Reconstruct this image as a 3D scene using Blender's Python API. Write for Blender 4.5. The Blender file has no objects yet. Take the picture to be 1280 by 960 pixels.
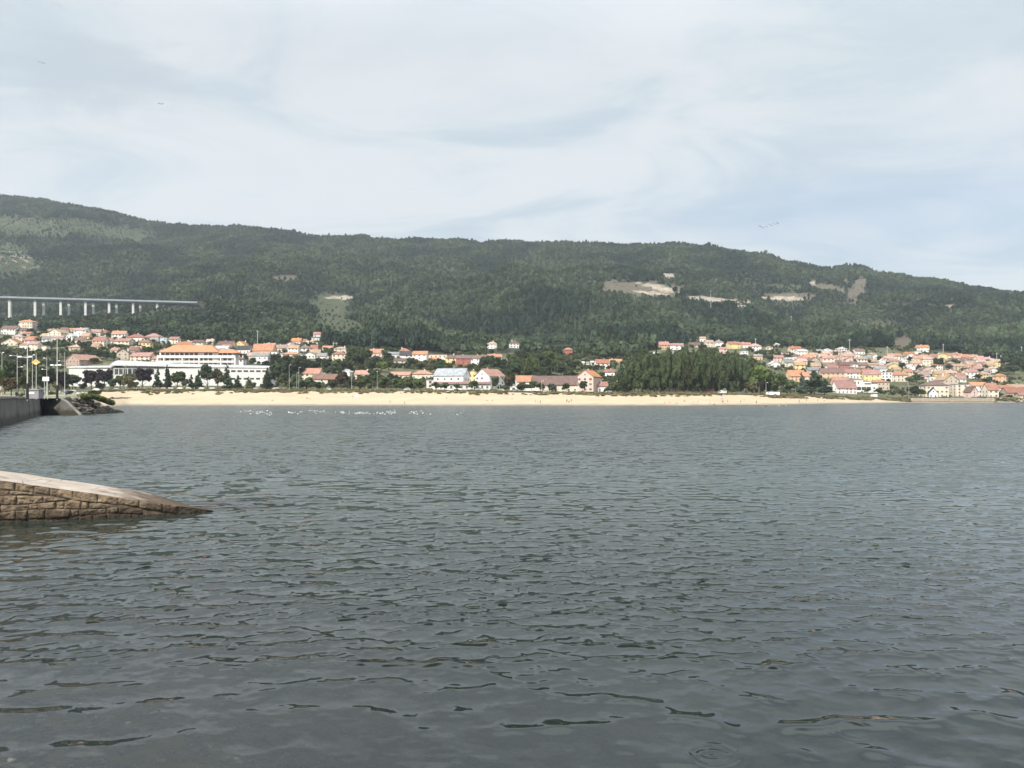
import bpy, math, random
import numpy as np
from mathutils import Vector, Matrix

random.seed(7)
rng = np.random.default_rng(7)
C = bpy.context.scene.collection
SC = bpy.context.scene
H0 = 4.5          # eye height above the water
FPX = 960.0       # focal length in pixels of a 1280 px wide frame
HY = 496.0        # horizon row

# ------------------------------------------------------------------ camera, sky, sun
cam = bpy.data.cameras.new('camera')
cam.sensor_width = 36; cam.lens = 27.0; cam.shift_y = 16 / 1280
cam.clip_start = 0.1; cam.clip_end = 12000
cam_ob = bpy.data.objects.new('camera', cam); C.objects.link(cam_ob)
cam_ob.location = (0, 0, H0); cam_ob.rotation_euler = (math.radians(90), 0, 0)
SC.camera = cam_ob
SC.view_settings.view_transform = 'Standard'; SC.view_settings.look = 'None'
SC.view_settings.exposure = 0.42; SC.view_settings.gamma = 1.0
SC.cycles.max_bounces = 6; SC.cycles.transparent_max_bounces = 12
SC.cycles.diffuse_bounces = 2; SC.cycles.glossy_bounces = 3; SC.cycles.volume_bounces = 1
SC.cycles.caustics_reflective = False; SC.cycles.caustics_refractive = False
SC.cycles.use_denoising = True
try:
    SC.cycles.denoiser = 'OPENIMAGEDENOISE'; SC.cycles.denoising_input_passes = 'RGB_ALBEDO_NORMAL'; SC.cycles.denoising_prefilter = 'ACCURATE'
except Exception: pass

SUN_EL = 42.0
sx, sy = -0.52, -0.85
SUN_AZ = math.atan2(sx, sy)
world = bpy.data.worlds.new('World'); SC.world = world; world.use_nodes = True
W = world.node_tree; W.nodes.clear()
def wn(t, **k):
    n = W.nodes.new(t)
    for a, b in k.items(): setattr(n, a, b)
    return n
sky = wn('ShaderNodeTexSky', sky_type='NISHITA', sun_disc=False)
sky.sun_elevation = math.radians(SUN_EL); sky.sun_rotation = SUN_AZ
sky.dust_density = 2.5; sky.air_density = 1.0; sky.ozone_density = 1.0
bg = wn('ShaderNodeBackground'); bg.inputs['Strength'].default_value = 0.1
out = wn('ShaderNodeOutputWorld')
tc = wn('ShaderNodeTexCoord'); sep = wn('ShaderNodeSeparateXYZ')
W.links.new(tc.outputs['Generated'], sep.inputs[0])
def wmath(op, a, b=None):
    n = wn('ShaderNodeMath', operation=op)
    for i, v in enumerate((a, b)):
        if v is None: continue
        if isinstance(v, (int, float)): n.inputs[i].default_value = v
        else: W.links.new(v, n.inputs[i])
    return n.outputs[0]
zc = wmath('ADD', wmath('MAXIMUM', sep.outputs[2], 0.0), 0.16)      # cloud sheet seen in perspective
comb = wn('ShaderNodeCombineXYZ')
W.links.new(wmath('DIVIDE', sep.outputs[0], zc), comb.inputs[0])
W.links.new(wmath('DIVIDE', sep.outputs[1], zc), comb.inputs[1])
def cloud(scale, loc, rot, sc, detail, rough, dist, lo, hi):
    mp = wn('ShaderNodeMapping'); mp.inputs['Location'].default_value = loc
    mp.inputs['Rotation'].default_value = (0, 0, rot); mp.inputs['Scale'].default_value = sc
    W.links.new(comb.outputs[0], mp.inputs[0])
    nz = wn('ShaderNodeTexNoise'); nz.inputs['Scale'].default_value = scale
    nz.inputs['Detail'].default_value = detail; nz.inputs['Roughness'].default_value = rough
    nz.inputs['Distortion'].default_value = dist
    W.links.new(mp.outputs[0], nz.inputs['Vector'])
    mr = wn('ShaderNodeMapRange', interpolation_type='SMOOTHSTEP')
    mr.inputs[1].default_value = lo; mr.inputs[2].default_value = hi
    W.links.new(nz.outputs['Fac'], mr.inputs[0])
    return mr.outputs[0]
c1 = cloud(0.75, (3.1, 1.7, 0), 0.35, (0.55, 1.25, 1), 7, 0.52, 0.5, 0.26, 0.60)     # thin veil
c2 = cloud(1.5, (2.4, 6.2, 0), -0.45, (0.85, 1.25, 1), 8, 0.56, 0.9, 0.44, 0.70)       # darker wisps
veil = wmath('MULTIPLY', c1, 0.60)
veil = wmath('ADD', veil, 0.34)
up = wn('ShaderNodeMapRange', interpolation_type='SMOOTHSTEP'); up.inputs[1].default_value = 0.44; up.inputs[2].default_value = 0.62; up.inputs[3].default_value = 0.0; up.inputs[4].default_value = 0.93
W.links.new(sep.outputs[2], up.inputs[0]); veil = wmath('MAXIMUM', veil, up.outputs[0])
low = wn('ShaderNodeMapRange', interpolation_type='SMOOTHSTEP'); low.inputs[1].default_value = 0.02; low.inputs[2].default_value = 0.42; low.inputs[3].default_value = 0.97; low.inputs[4].default_value = 0.0
W.links.new(sep.outputs[2], low.inputs[0])
veil = wmath('MAXIMUM', veil, low.outputs[0])
mixc = wn('ShaderNodeMixRGB'); mixc.inputs[1].default_value = (5.95, 6.22, 6.30, 1); mixc.inputs[2].default_value = (4.2, 4.95, 5.45, 1)
W.links.new(c2, mixc.inputs[0])
mixs = wn('ShaderNodeMixRGB'); W.links.new(veil, mixs.inputs[0])
W.links.new(sky.outputs[0], mixs.inputs[1]); W.links.new(mixc.outputs[0], mixs.inputs[2])
hi = wn('ShaderNodeMapRange', interpolation_type='SMOOTHSTEP'); hi.inputs[1].default_value = 0.38; hi.inputs[2].default_value = 0.82; hi.inputs[3].default_value = 0.1; hi.inputs[4].default_value = 0.30
W.links.new(sep.outputs[2], hi.inputs[0]); zen = wn('ShaderNodeMapRange', interpolation_type='SMOOTHSTEP'); zen.inputs[1].default_value = 0.74; zen.inputs[2].default_value = 0.93; zen.inputs[3].default_value = 1.0; zen.inputs[4].default_value = 0.16
W.links.new(sep.outputs[2], zen.inputs[0]); W.links.new(wmath('MULTIPLY', hi.outputs[0], zen.outputs[0]), bg.inputs['Strength'])      # sky above the view brightened for water reflections, zenith dimmed to darken wave faces
def patch(cx, cy, r0, r1, noise_out, col_, amt, src):
    dn = wn('ShaderNodeVectorMath', operation='DISTANCE'); W.links.new(comb.outputs[0], dn.inputs[0]); dn.inputs[1].default_value = (cx, cy, 0)
    dd_ = wmath('ADD', dn.outputs['Value'], wmath('MULTIPLY', noise_out, 0.55))
    mr = wn('ShaderNodeMapRange', interpolation_type='SMOOTHSTEP'); mr.inputs[1].default_value = r0; mr.inputs[2].default_value = r1; mr.inputs[3].default_value = amt; mr.inputs[4].default_value = 0
    W.links.new(dd_, mr.inputs[0]); mx = wn('ShaderNodeMixRGB'); mx.inputs[2].default_value = (*col_, 1)
    W.links.new(mr.outputs[0], mx.inputs[0]); W.links.new(src, mx.inputs[1]); return mx.outputs[0]
c3 = cloud(2.6, (1.3, 4.4, 0), 0.3, (0.8, 1.3, 1), 9, 0.62, 0.6, 0.25, 0.75)
src = patch(0.74, 1.46, 0.25, 0.78, c3, (3.9, 4.75, 5.35), 0.6, mixs.outputs[0])
src = patch(-0.92, 1.52, 0.25, 0.62, c3, (4.0, 4.5, 4.95), 0.75, src)
src = patch(-1.95, 2.6, 0.3, 0.9, c3, (3.9, 4.8, 5.4), 0.5, src)
W.links.new(src, bg.inputs[0]); W.links.new(bg.outputs[0], out.inputs[0])

sun = bpy.data.lights.new('sun', 'SUN'); sun.energy = 4.2; sun.angle = math.radians(0.6); sun.color = (1.0, 0.94, 0.84)
sun_ob = bpy.data.objects.new('sun', sun); C.objects.link(sun_ob)
n_ = math.hypot(sx, sy); ce = math.cos(math.radians(SUN_EL))
SUNV = Vector((sx / n_ * ce, sy / n_ * ce, math.sin(math.radians(SUN_EL))))
sun_ob.rotation_euler = SUNV.to_track_quat('Z', 'Y').to_euler()

# ------------------------------------------------------------------ helpers
def hash2(ix, iy, s):
    n = (ix.astype(np.int64) * 374761393 + iy.astype(np.int64) * 668265263 + s * 2147483647) & 0xffffffff
    n = ((n ^ (n >> 13)) * 1274126177) & 0xffffffff
    n = (n ^ (n >> 16)) & 0xffffffff
    return n / 4294967295.0
def vnoise(x, y, s=0):
    x = np.asarray(x, float); y = np.asarray(y, float)
    ix = np.floor(x); iy = np.floor(y); fx = x - ix; fy = y - iy
    fx = fx * fx * (3 - 2 * fx); fy = fy * fy * (3 - 2 * fy)
    a = hash2(ix, iy, s); b = hash2(ix + 1, iy, s); c = hash2(ix, iy + 1, s); d = hash2(ix + 1, iy + 1, s)
    return (a * (1 - fx) + b * fx) * (1 - fy) + (c * (1 - fx) + d * fx) * fy
def fbm(x, y, s=0, o=4):
    v = 0; a = 0.5; t = 0
    for i in range(o):
        v = v + a * vnoise(x * 2 ** i, y * 2 ** i, s + i * 17); t += a; a *= 0.5
    return v / t
def sstep(a, b, x):
    t = np.clip((x - a) / (b - a), 0, 1); return t * t * (3 - 2 * t)

def mesh_np(name, verts, quads=None, tris=None, smooth=False):
    me = bpy.data.meshes.new(name)
    verts = np.asarray(verts, dtype=np.float32)
    faces = []; n4 = 0 if quads is None else len(quads); n3 = 0 if tris is None else len(tris)
    me.vertices.add(len(verts)); me.vertices.foreach_set('co', verts.ravel())
    loops = []
    if n4: loops.append(np.asarray(quads, dtype=np.int32).ravel())
    if n3: loops.append(np.asarray(tris, dtype=np.int32).ravel())
    lp = np.concatenate(loops)
    me.loops.add(len(lp)); me.loops.foreach_set('vertex_index', lp)
    st = np.concatenate([np.arange(n4, dtype=np.int32) * 4, n4 * 4 + np.arange(n3, dtype=np.int32) * 3])
    me.polygons.add(n4 + n3); me.polygons.foreach_set('loop_start', st)
    me.polygons.foreach_set('use_smooth', np.full(n4 + n3, smooth, dtype=bool))
    me.update(calc_edges=True); me.validate()
    return me

class MB:
    """collects polygons and builds ONE mesh"""
    def __init__(s): s.v = []; s.f = []; s.m = []
    def poly(s, pts, mi=0):
        b = len(s.v); s.v.extend([tuple(p) for p in pts]); s.f.append(tuple(range(b, b + len(pts)))); s.m.append(mi)
    def box(s, x0, x1, y0, y1, z0, z1, mi=0):
        b = len(s.v)
        s.v.extend([(x0, y0, z0), (x1, y0, z0), (x1, y1, z0), (x0, y1, z0), (x0, y0, z1), (x1, y0, z1), (x1, y1, z1), (x0, y1, z1)])
        for q in ((0, 3, 2, 1), (4, 5, 6, 7), (0, 1, 5, 4), (1, 2, 6, 5), (2, 3, 7, 6), (3, 0, 4, 7)):
            s.f.append(tuple(b + i for i in q)); s.m.append(mi)
    def hexa(s, p, mi=0):      # p: 4 bottom ccw + 4 top
        b = len(s.v); s.v.extend([tuple(q) for q in p])
        for q in ((0, 3, 2, 1), (4, 5, 6, 7), (0, 1, 5, 4), (1, 2, 6, 5), (2, 3, 7, 6), (3, 0, 4, 7)):
            s.f.append(tuple(b + i for i in q)); s.m.append(mi)
    def tube(s, a, b_, r0, r1, n=7, mi=0):
        a = Vector(a); b_ = Vector(b_); d = (b_ - a).normalized()
        u = d.orthogonal().normalized(); w = d.cross(u)
        b = len(s.v)
        for p, r in ((a, r0), (b_, r1)):
            for i in range(n):
                t = 2 * math.pi * i / n
                s.v.append(tuple(p + u * (r * math.cos(t)) + w * (r * math.sin(t))))
        for i in range(n):
            j = (i + 1) % n; s.f.append((b + i, b + j, b + n + j, b + n + i)); s.m.append(mi)
        s.f.append(tuple(b + n - 1 - i for i in range(n))); s.m.append(mi)
        s.f.append(tuple(b + n + i for i in range(n))); s.m.append(mi)
    def ball(s, c, rx, ry, rz, n=8, mi=0):
        b = len(s.v); m = n // 2 + 1
        for i in range(m + 1):
            ph = math.pi * i / m
            for j in range(n):
                t = 2 * math.pi * j / n
                s.v.append((c[0] + rx * math.sin(ph) * math.cos(t), c[1] + ry * math.sin(ph) * math.sin(t), c[2] + rz * math.cos(ph)))
        for i in range(m):
            for j in range(n):
                k = (j + 1) % n
                s.f.append((b + i * n + j, b + (i + 1) * n + j, b + (i + 1) * n + k, b + i * n + k)); s.m.append(mi)
    def mesh(s, name, mats, smooth=False):
        me = bpy.data.meshes.new(name); me.from_pydata(s.v, [], s.f)
        for m in (mats if isinstance(mats, (list, tuple)) else [mats]): me.materials.append(m)
        me.polygons.foreach_set('material_index', s.m)
        if smooth: me.polygons.foreach_set('use_smooth', [True] * len(s.f))
        me.update(); return me
    def build(s, name, mats, parent=None, smooth=False):
        return link(name, s.mesh(name, mats, smooth), parent)

def link(name, data, parent=None, loc=None):
    o = bpy.data.objects.new(name, data); C.objects.link(o)
    if parent is not None: o.parent = parent
    if loc is not None: o.location = loc
    return o
def empty(name, loc, rz=0):
    o = link(name, None, None, loc); o.rotation_euler = (0, 0, rz); o.empty_display_size = 0.5; return o
REG = []
def tag(o, label, cat, group=None, P=None, share=False, kind=None):
    o['category'] = cat
    if group: o['group'] = group
    if kind: o['kind'] = kind
    REG.append((o, label, 0 if P is None else P, share))
    o['label'] = label
ORD = ['leftmost', 'second from left', 'third from left', 'fourth from left', 'fifth from left', 'sixth from left', 'seventh from left',
       'eighth from left', 'ninth from left', 'tenth from left', 'eleventh from left', 'twelfth from left', 'thirteenth from left',
       'fourteenth from left', 'fifteenth from left', 'sixteenth from left', 'seventeenth from left', 'eighteenth from left',
       'nineteenth from left', 'twentieth from left']
def finish_labels():
    d = {}
    for o, l, P, sh in REG: d.setdefault(l, []).append((P, o, sh))
    for l, L in d.items():
        if len(L) == 1 or L[0][2]: continue
        L.sort(key=lambda t: t[0]); n = len(L)
        for i, (P, o, sh) in enumerate(L):
            if i == n - 1: w = 'rightmost'
            elif i > n // 2: w = ORD[n - 1 - i].replace('left', 'right') if n - 1 - i < 20 else None
            else: w = ORD[i] if i < 20 else None
            o['label'] = '%s, %s' % (l, w or ('%dth from left' % (i + 1)))
def structure(o): o['kind'] = 'structure'; return o
def copy_tree(o):
    c = o.copy(); C.objects.link(c)
    for ch in list(o.children):
        k = ch.copy(); C.objects.link(k); k.parent = c
        for g in list(ch.children):
            h = g.copy(); C.objects.link(h); h.parent = k
    return c

# ------------------------------------------------------------------ materials
def mat(name):
    m = bpy.data.materials.new(name); m.use_nodes = True
    nt = m.node_tree; b = nt.nodes['Principled BSDF']; return m, nt, b
def nd(nt, t, ins=None, **k):
    n = nt.nodes.new(t)
    for a, b in k.items(): setattr(n, a, b)
    for a, v in (ins or {}).items():
        if isinstance(v, bpy.types.NodeSocket): nt.links.new(v, n.inputs[a])
        else: n.inputs[a].default_value = v
    return n
def pos(nt): return nd(nt, 'ShaderNodeNewGeometry').outputs['Position']
def objco(nt): return nd(nt, 'ShaderNodeTexCoord').outputs['Object']
def noise(nt, vec, scale, detail=4, rough=0.55):
    return nd(nt, 'ShaderNodeTexNoise', {'Vector': vec, 'Scale': scale, 'Detail': detail, 'Roughness': rough}).outputs['Fac']
def ramp(nt, fac, a, b, lo=0.3, hi=0.7):
    mr = nd(nt, 'ShaderNodeMapRange', {0: fac, 1: lo, 2: hi})
    return nd(nt, 'ShaderNodeMixRGB', {0: mr.outputs[0], 1: (*a, 1), 2: (*b, 1)}).outputs[0]
def mix(nt, fac, a, b): 
    a = (*a, 1) if isinstance(a, tuple) and len(a) == 3 else a
    b = (*b, 1) if isinstance(b, tuple) and len(b) == 3 else b
    return nd(nt, 'ShaderNodeMixRGB', {0: fac, 1: a, 2: b}).outputs[0]
def mapr(nt, v, lo, hi, a=0.0, b=1.0):
    return nd(nt, 'ShaderNodeMapRange', {0: v, 1: lo, 2: hi, 3: a, 4: b}).outputs[0]
def bump(nt, b, h, strength=0.5, dist=0.05):
    n = nd(nt, 'ShaderNodeBump', {'Height': h, 'Strength': strength, 'Distance': dist}); nt.links.new(n.outputs[0], b.inputs['Normal'])
def simple(name, col, rough=0.8, var=0.12, scale=0.8, metallic=0):
    m, nt, b = mat(name)
    f = noise(nt, objco(nt), scale, 5)
    lo = tuple(c * (1 - var) for c in col); hi = tuple(min(1, c * (1 + var)) for c in col)
    nt.links.new(ramp(nt, f, lo, hi), b.inputs['Base Color']); b.inputs['Roughness'].default_value = rough
    b.inputs['Metallic'].default_value = metallic
    return m

def plaster(name, col):
    m, nt, b = mat(name)
    p = pos(nt)
    f = noise(nt, p, 0.35, 6, 0.6)
    st = nd(nt, 'ShaderNodeMapping', {'Vector': p, 'Scale': (1.2, 1.2, 0.12)})
    g = noise(nt, st.outputs[0], 1.0, 5, 0.6)
    base = ramp(nt, f, tuple(c * 0.86 for c in col), tuple(min(1, c * 1.06) for c in col))
    dirt = mapr(nt, g, 0.52, 0.75, 0, 0.45)
    c = mix(nt, dirt, base, tuple(c * 0.55 for c in col))
    nt.links.new(c, b.inputs['Base Color']); b.inputs['Roughness'].default_value = 0.9
    bump(nt, b, noise(nt, p, 6), 0.3, 0.02)
    return m
WALLS = {k: plaster('wall_' + k, v) for k, v in dict(
    white=(0.82, 0.80, 0.77), cream=(0.74, 0.66, 0.54), yellow=(0.76, 0.62, 0.30), beige=(0.56, 0.47, 0.37), pink=(0.72, 0.53, 0.47),
    red=(0.42, 0.12, 0.10), grey=(0.42, 0.42, 0.41), peach=(0.72, 0.47, 0.30), stone=(0.40, 0.34, 0.27), brick=(0.45, 0.33, 0.27)).items()}
def tiles(name, col):
    m, nt, b = mat(name)
    p = objco(nt)
    f = noise(nt, p, 0.5, 6, 0.65); g = noise(nt, p, 3.5, 3, 0.6)
    base = ramp(nt, f, tuple(c * 0.66 for c in col), tuple(min(1, c * 1.12) for c in col), 0.32, 0.62)
    c = mix(nt, mapr(nt, g, 0.5, 0.7, 0, 0.4), base, tuple(c * 0.5 for c in col))
    oi = nd(nt, 'ShaderNodeObjectInfo').outputs['Random']; o2 = nd(nt, 'ShaderNodeMath', {0: nd(nt, 'ShaderNodeMath', {0: oi, 1: 7.31}, operation='MULTIPLY').outputs[0]}, operation='FRACT').outputs[0]
    c = nd(nt, 'ShaderNodeHueSaturation', {'Color': c, 'Hue': mapr(nt, o2, 0, 1, .49, .51), 'Saturation': mapr(nt, o2, 0, 1, .72, 1.15), 'Value': mapr(nt, oi, 0, 1, .72, 1.12)}).outputs[0]     # every roof has its own age
    nt.links.new(c, b.inputs['Base Color']); b.inputs['Roughness'].default_value = 0.85
    w = nd(nt, 'ShaderNodeTexWave', {'Vector': p, 'Scale': 1.6, 'Distortion': 0.3})
    bump(nt, b, w.outputs['Fac'], 0.6, 0.08)
    return m
ROOFS = {k: tiles('roof_' + k, v) for k, v in dict(
    orange=(0.50, 0.235, 0.14), red=(0.40, 0.185, 0.14), brown=(0.20, 0.12, 0.10), pink=(0.46, 0.30, 0.25), tan=(0.46, 0.31, 0.21),
    dark=(0.055, 0.05, 0.055), grey=(0.26, 0.27, 0.27), white=(0.66, 0.66, 0.66), pale=(0.50, 0.54, 0.58), navy=(0.05, 0.06, 0.10)).items()}
def glass_mat():
    m, nt, b = mat('window_glass')
    f = noise(nt, pos(nt), 0.35, 2)
    nt.links.new(ramp(nt, f, (0.02, 0.025, 0.03), (0.09, 0.09, 0.09), 0.4, 0.6), b.inputs['Base Color']); b.inputs['Roughness'].default_value = 0.15
    return m
M_GLASS = glass_mat()
M_FRAME = simple('painted_frame', (0.72, 0.71, 0.68), 0.6, 0.05)
M_SHUT = simple('brown_shutter', (0.16, 0.09, 0.06), 0.7, 0.2)
M_CONC = simple('plain_concrete', (0.46, 0.45, 0.42), 0.9, 0.18, 0.3)
M_METAL = simple('galvanised_metal', (0.62, 0.62, 0.60), 0.5, 0.08, 2, 0.0)
M_BLACK = simple('black_paint', (0.02, 0.02, 0.022), 0.45, 0.2)
M_YELL = simple('yellow_paint', (0.60, 0.43, 0.13), 0.6, 0.08)
M_WHITE = simple('white_paint', (0.82, 0.82, 0.80), 0.5, 0.04)
M_TRUNK = simple('bark', (0.13, 0.095, 0.07), 0.95, 0.35, 2.5)

def leaf(name, a, b2, rnd=0.35, trans=0.25):
    m, nt, b = mat(name)
    oi = nd(nt, 'ShaderNodeObjectInfo').outputs['Random']
    p = pos(nt)
    f = noise(nt, p, 0.9, 3, 0.6)
    col = ramp(nt, f, a, b2, 0.3, 0.7)
    hsv = nd(nt, 'ShaderNodeHueSaturation', {'Color': col, 'Hue': mapr(nt, oi, 0, 1, 0.485, 0.515), 'Saturation': 0.9, 'Value': mapr(nt, oi, 0, 1, 1 - rnd, 1 + rnd)})
    nt.links.new(hsv.outputs[0], b.inputs['Base Color']); b.inputs['Roughness'].default_value = 0.75
    b.inputs['Specular IOR Level'].default_value = 0.2
    tr = nd(nt, 'ShaderNodeBsdfTranslucent', {'Color': hsv.outputs[0]})
    mx = nd(nt, 'ShaderNodeMixShader', {0: trans, 1: b.outputs[0], 2: tr.outputs[0]})
    nt.links.new(mx.outputs[0], nt.nodes['Material Output'].inputs[0])
    return m
LEAF = dict(
    green=leaf('leaves_green', (0.052, 0.078, 0.026), (0.125, 0.16, 0.048)),
    dark=leaf('leaves_dark', (0.026, 0.044, 0.022), (0.066, 0.092, 0.038)),
    purple=leaf('leaves_purple', (0.022, 0.014, 0.020), (0.045, 0.030, 0.036)),
    olive=leaf('leaves_olive', (0.075, 0.075, 0.035), (0.14, 0.13, 0.06)),
    bright=leaf('leaves_bright', (0.075, 0.11, 0.022), (0.16, 0.20, 0.04)),
    poplar=leaf('leaves_poplar', (0.036, 0.056, 0.024), (0.090, 0.118, 0.046)),
    rust=leaf('leaves_rust', (0.07, 0.05, 0.03), (0.13, 0.10, 0.05)),
    blue=leaf('leaves_bluish', (0.04, 0.055, 0.045), (0.085, 0.105, 0.08)))

# ------------------------------------------------------------------ the land: height by column and distance
COLS = [-600, 0, 90, 160, 245, 300, 430, 560, 640, 760, 860, 960, 1040, 1120, 1140, 1240, 1290, 1900]
WL   = [513, 513, 512, 507, 507, 507, 507, 507, 507, 507, 507, 506, 504.6, 503.8, 503.4, 503.2, 503.0, 503]
def zz(d, py): return H0 + (HY - py) * d / FPX
TAB = {  # (d, row) of sand top, backshore, first rise, town middle, forest foot, lower hill, middle hill
 -600: [(450, 492), (500, 489), (590, 478), (700, 450), (900, 414), (1300, 406), (1700, 352)],
 0:    [(450, 492), (500, 489), (590, 478), (700, 450), (900, 414), (1300, 407), (1700, 355)],
 90:   [(455, 491), (500, 488), (590, 479), (700, 448), (880, 419), (1310, 404), (1700, 357)],
 160:  [(460, 488.5), (505, 486.5), (590, 479), (690, 447), (860, 422), (1340, 403), (1720, 357)],
 245:  [(460, 488.5), (505, 486.5), (600, 476), (700, 448), (860, 427), (1377, 395), (1720, 357)],
 300:  [(462, 488.5), (505, 486.5), (600, 478), (720, 450), (880, 432), (1350, 397), (1720, 355)],
 430:  [(470, 489), (505, 487), (560, 482), (700, 456), (880, 434), (1300, 402), (1720, 354)],
 560:  [(460, 489), (500, 487.5), (560, 484), (690, 460), (850, 444), (1300, 410), (1720, 356)],
 640:  [(457, 490.5), (500, 489), (560, 486), (700, 462), (850, 442), (1300, 406), (1720, 354)],
 760:  [(455, 492.5), (500, 491), (560, 488), (690, 466), (850, 448), (1300, 412), (1720, 358)],
 860:  [(455, 493), (500, 491.5), (560, 489), (720, 464), (980, 432), (1340, 406), (1700, 364)],
 960:  [(488, 494), (530, 492), (600, 488), (760, 462), (1000, 433), (1350, 404), (1700, 368)],
 1040: [(560, 496.5), (600, 495.0), (660, 489), (800, 463), (1020, 437), (1320, 412), (1660, 376)],
 1120: [(605, 500), (622, 498), (690, 491), (840, 465), (1060, 434), (1320, 414), (1640, 380)],
 1140: [(611, 502.2), (618, 498), (690, 492), (850, 465), (1070, 434), (1320, 414), (1620, 381)],
 1240: [(611, 502.2), (618, 498), (690, 493), (840, 470), (1000, 448), (1300, 428), (1600, 390)],
 1290: [(630, 501.6), (642, 499), (690, 494.5), (840, 474), (980, 456), (1300, 430), (1600, 396)],
 1900: [(630, 501.6), (642, 499), (690, 494.5), (840, 474), (980, 456), (1300, 430), (1600, 400)]}
CREST = [(-600, 170), (-200, 210), (0, 240), (50, 246), (100, 254), (150, 265), (200, 273), (250, 278), (290, 278), (320, 280), (375, 290), (420, 289),
         (450, 291), (500, 296), (560, 299), (600, 302), (640, 300), (700, 303), (760, 305), (830, 304), (880, 308), (930, 316),
         (1000, 321), (1040, 330), (1060, 328), (1085, 331), (1102, 337), (1120, 338), (1170, 347), (1210, 357), (1250, 365), (1265, 368), (1290, 368),
         (1500, 395), (1900, 430)]
CRD = [(-600, 2800), (0, 2750), (600, 2550), (1000, 2250), (1280, 1950), (1900, 1900)]
NB = 12
def knots(P):
    P = np.asarray(P, float)
    D = np.zeros((NB,) + P.shape); Z = np.zeros_like(D)
    wl = np.interp(P, COLS, WL); D[1] = H0 * FPX / (wl - HY); Z[1] = 0
    D[0] = D[1] - 90; Z[0] = -7
    for k in range(7):
        D[2 + k] = np.interp(P, COLS, [TAB[c][k][0] for c in COLS])
        Z[2 + k] = zz(D[2 + k], np.interp(P, COLS, [TAB[c][k][1] for c in COLS]))
    cr = np.interp(P, [a for a, b in CREST], [b for a, b in CREST]) + 4.0
    cd = np.interp(P, [a for a, b in CRD], [b for a, b in CRD])
    D[10] = cd; Z[10] = zz(cd, cr)
    midpy = (cr + np.interp(P, COLS, [TAB[c][6][1] for c in COLS])) / 2 - 4
    D[9] = D[8] + 0.55 * (cd - D[8]); Z[9] = zz(D[9], midpy)
    D[11] = cd + 900; Z[11] = Z[10] - 260
    return D, Z
def height(P, d):
    """P, d same shape arrays"""
    P = np.atleast_1d(np.asarray(P, float)); d = np.atleast_1d(np.asarray(d, float))
    D, Z = knots(P)
    z = np.where(d < D[0], Z[0], Z[-1])
    for k in range(NB - 1):
        t = (d - D[k]) / (D[k + 1] - D[k])
        m = (d >= D[k]) & (d <= D[k + 1])
        z = np.where(m, Z[k] + (Z[k + 1] - Z[k]) * t, z)
    z = np.where(d < D[0], -7, z)
    x = (P - 640) / FPX * d
    hill = sstep(D[6], D[7] + 150, d) * (1 - 0.75 * sstep(D[10] - 350, D[10] - 40, d))
    z = z + hill * ((fbm(x / 300, d / 520, 3, 4) - 0.5) * 150 + (fbm(x / 85, d / 170, 9, 2) - 0.5) * 38)
    town = sstep(D[3] + 30, D[4] + 60, d) * (1 - sstep(D[6], D[7], d))
    z = z + town * (fbm(x / 60, d / 60, 21, 3) - 0.5) * 5
    beach = (d > D[0]) & (d < D[3])
    z = z + np.where(beach, (fbm(x / 14, d / 9, 31, 3) - 0.5) * 0.5 * sstep(D[1], D[1] + 12, d), 0)
    return z
def place(P, py, dmin=380):
    """where the sight line through column P and row py meets the land"""
    d = np.linspace(dmin, 3000, 2600); pp = np.full_like(d, P)
    z = height(pp, d); r = HY - (z - H0) * FPX / d
    i = np.argmax(r <= py)
    if r[i] > py: i = len(d) - 1
    return Vector(((P - 640) / FPX * d[i], d[i], z[i]))

def land(name, k0, k1, rows, material, ext=(-600, 1900), step=5.0, side='both'):
    Ps = np.arange(ext[0], ext[1] + 1, step)
    D, Z = knots(Ps)
    t = np.linspace(0, 1, rows)
    if isinstance(k0, int):
        seg = []
        per = rows // (k1 - k0) + 1
        for k in range(k0, k1):
            tt = np.linspace(0, 1, per + 1)[:-1] if k < k1 - 1 else np.linspace(0, 1, per + 1)
            for a in tt: seg.append(D[k] + (D[k + 1] - D[k]) * a)
        dd = np.array(seg)                   # rows x cols
    R, N = dd.shape
    PP = np.broadcast_to(Ps, (R, N))
    zzv = height(PP.ravel(), dd.ravel()).reshape(R, N)
    X = (PP - 640) / FPX * dd
    v = np.stack([X, dd, zzv], -1).reshape(-1, 3)
    i = np.arange(R - 1)[:, None] * N + np.arange(N - 1)[None, :]
    q = np.stack([i, i + 1, i + N + 1, i + N], -1).reshape(-1, 4)
    me = mesh_np(name, v, q, smooth=True); me.materials.append(material)
    return me, PP, dd, zzv

# sand
m_sand, nt, b = mat('sand'); p = pos(nt)
f = noise(nt, p, 0.08, 6, 0.6); g = noise(nt, p, 1.2, 5, 0.7)
c = ramp(nt, f, (0.44, 0.35, 0.235), (0.54, 0.44, 0.305)); c = mix(nt, mapr(nt, g, 0.5, 0.72, 0, 0.35), c, (0.42, 0.33, 0.22))
zs = nd(nt, 'ShaderNodeSeparateXYZ', {0: p}).outputs[2]
wet = mapr(nt, nd(nt, 'ShaderNodeMath', {0: zs, 1: mapr(nt, noise(nt, p, 0.1), 0.3, 0.7, -0.2, 0.3)}, operation='ADD').outputs[0], 0.25, 1.1, 1, 0)
st = noise(nt, nd(nt, 'ShaderNodeMapping', {'Vector': p, 'Scale': (.25, 1, 1)}).outputs[0], .22, 6, .65)
c = mix(nt, mapr(nt, st, .5, .68, 0, .45), c, (0.44, 0.36, 0.26))
c = mix(nt, wet, c, (0.24, 0.20, 0.15))
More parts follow.
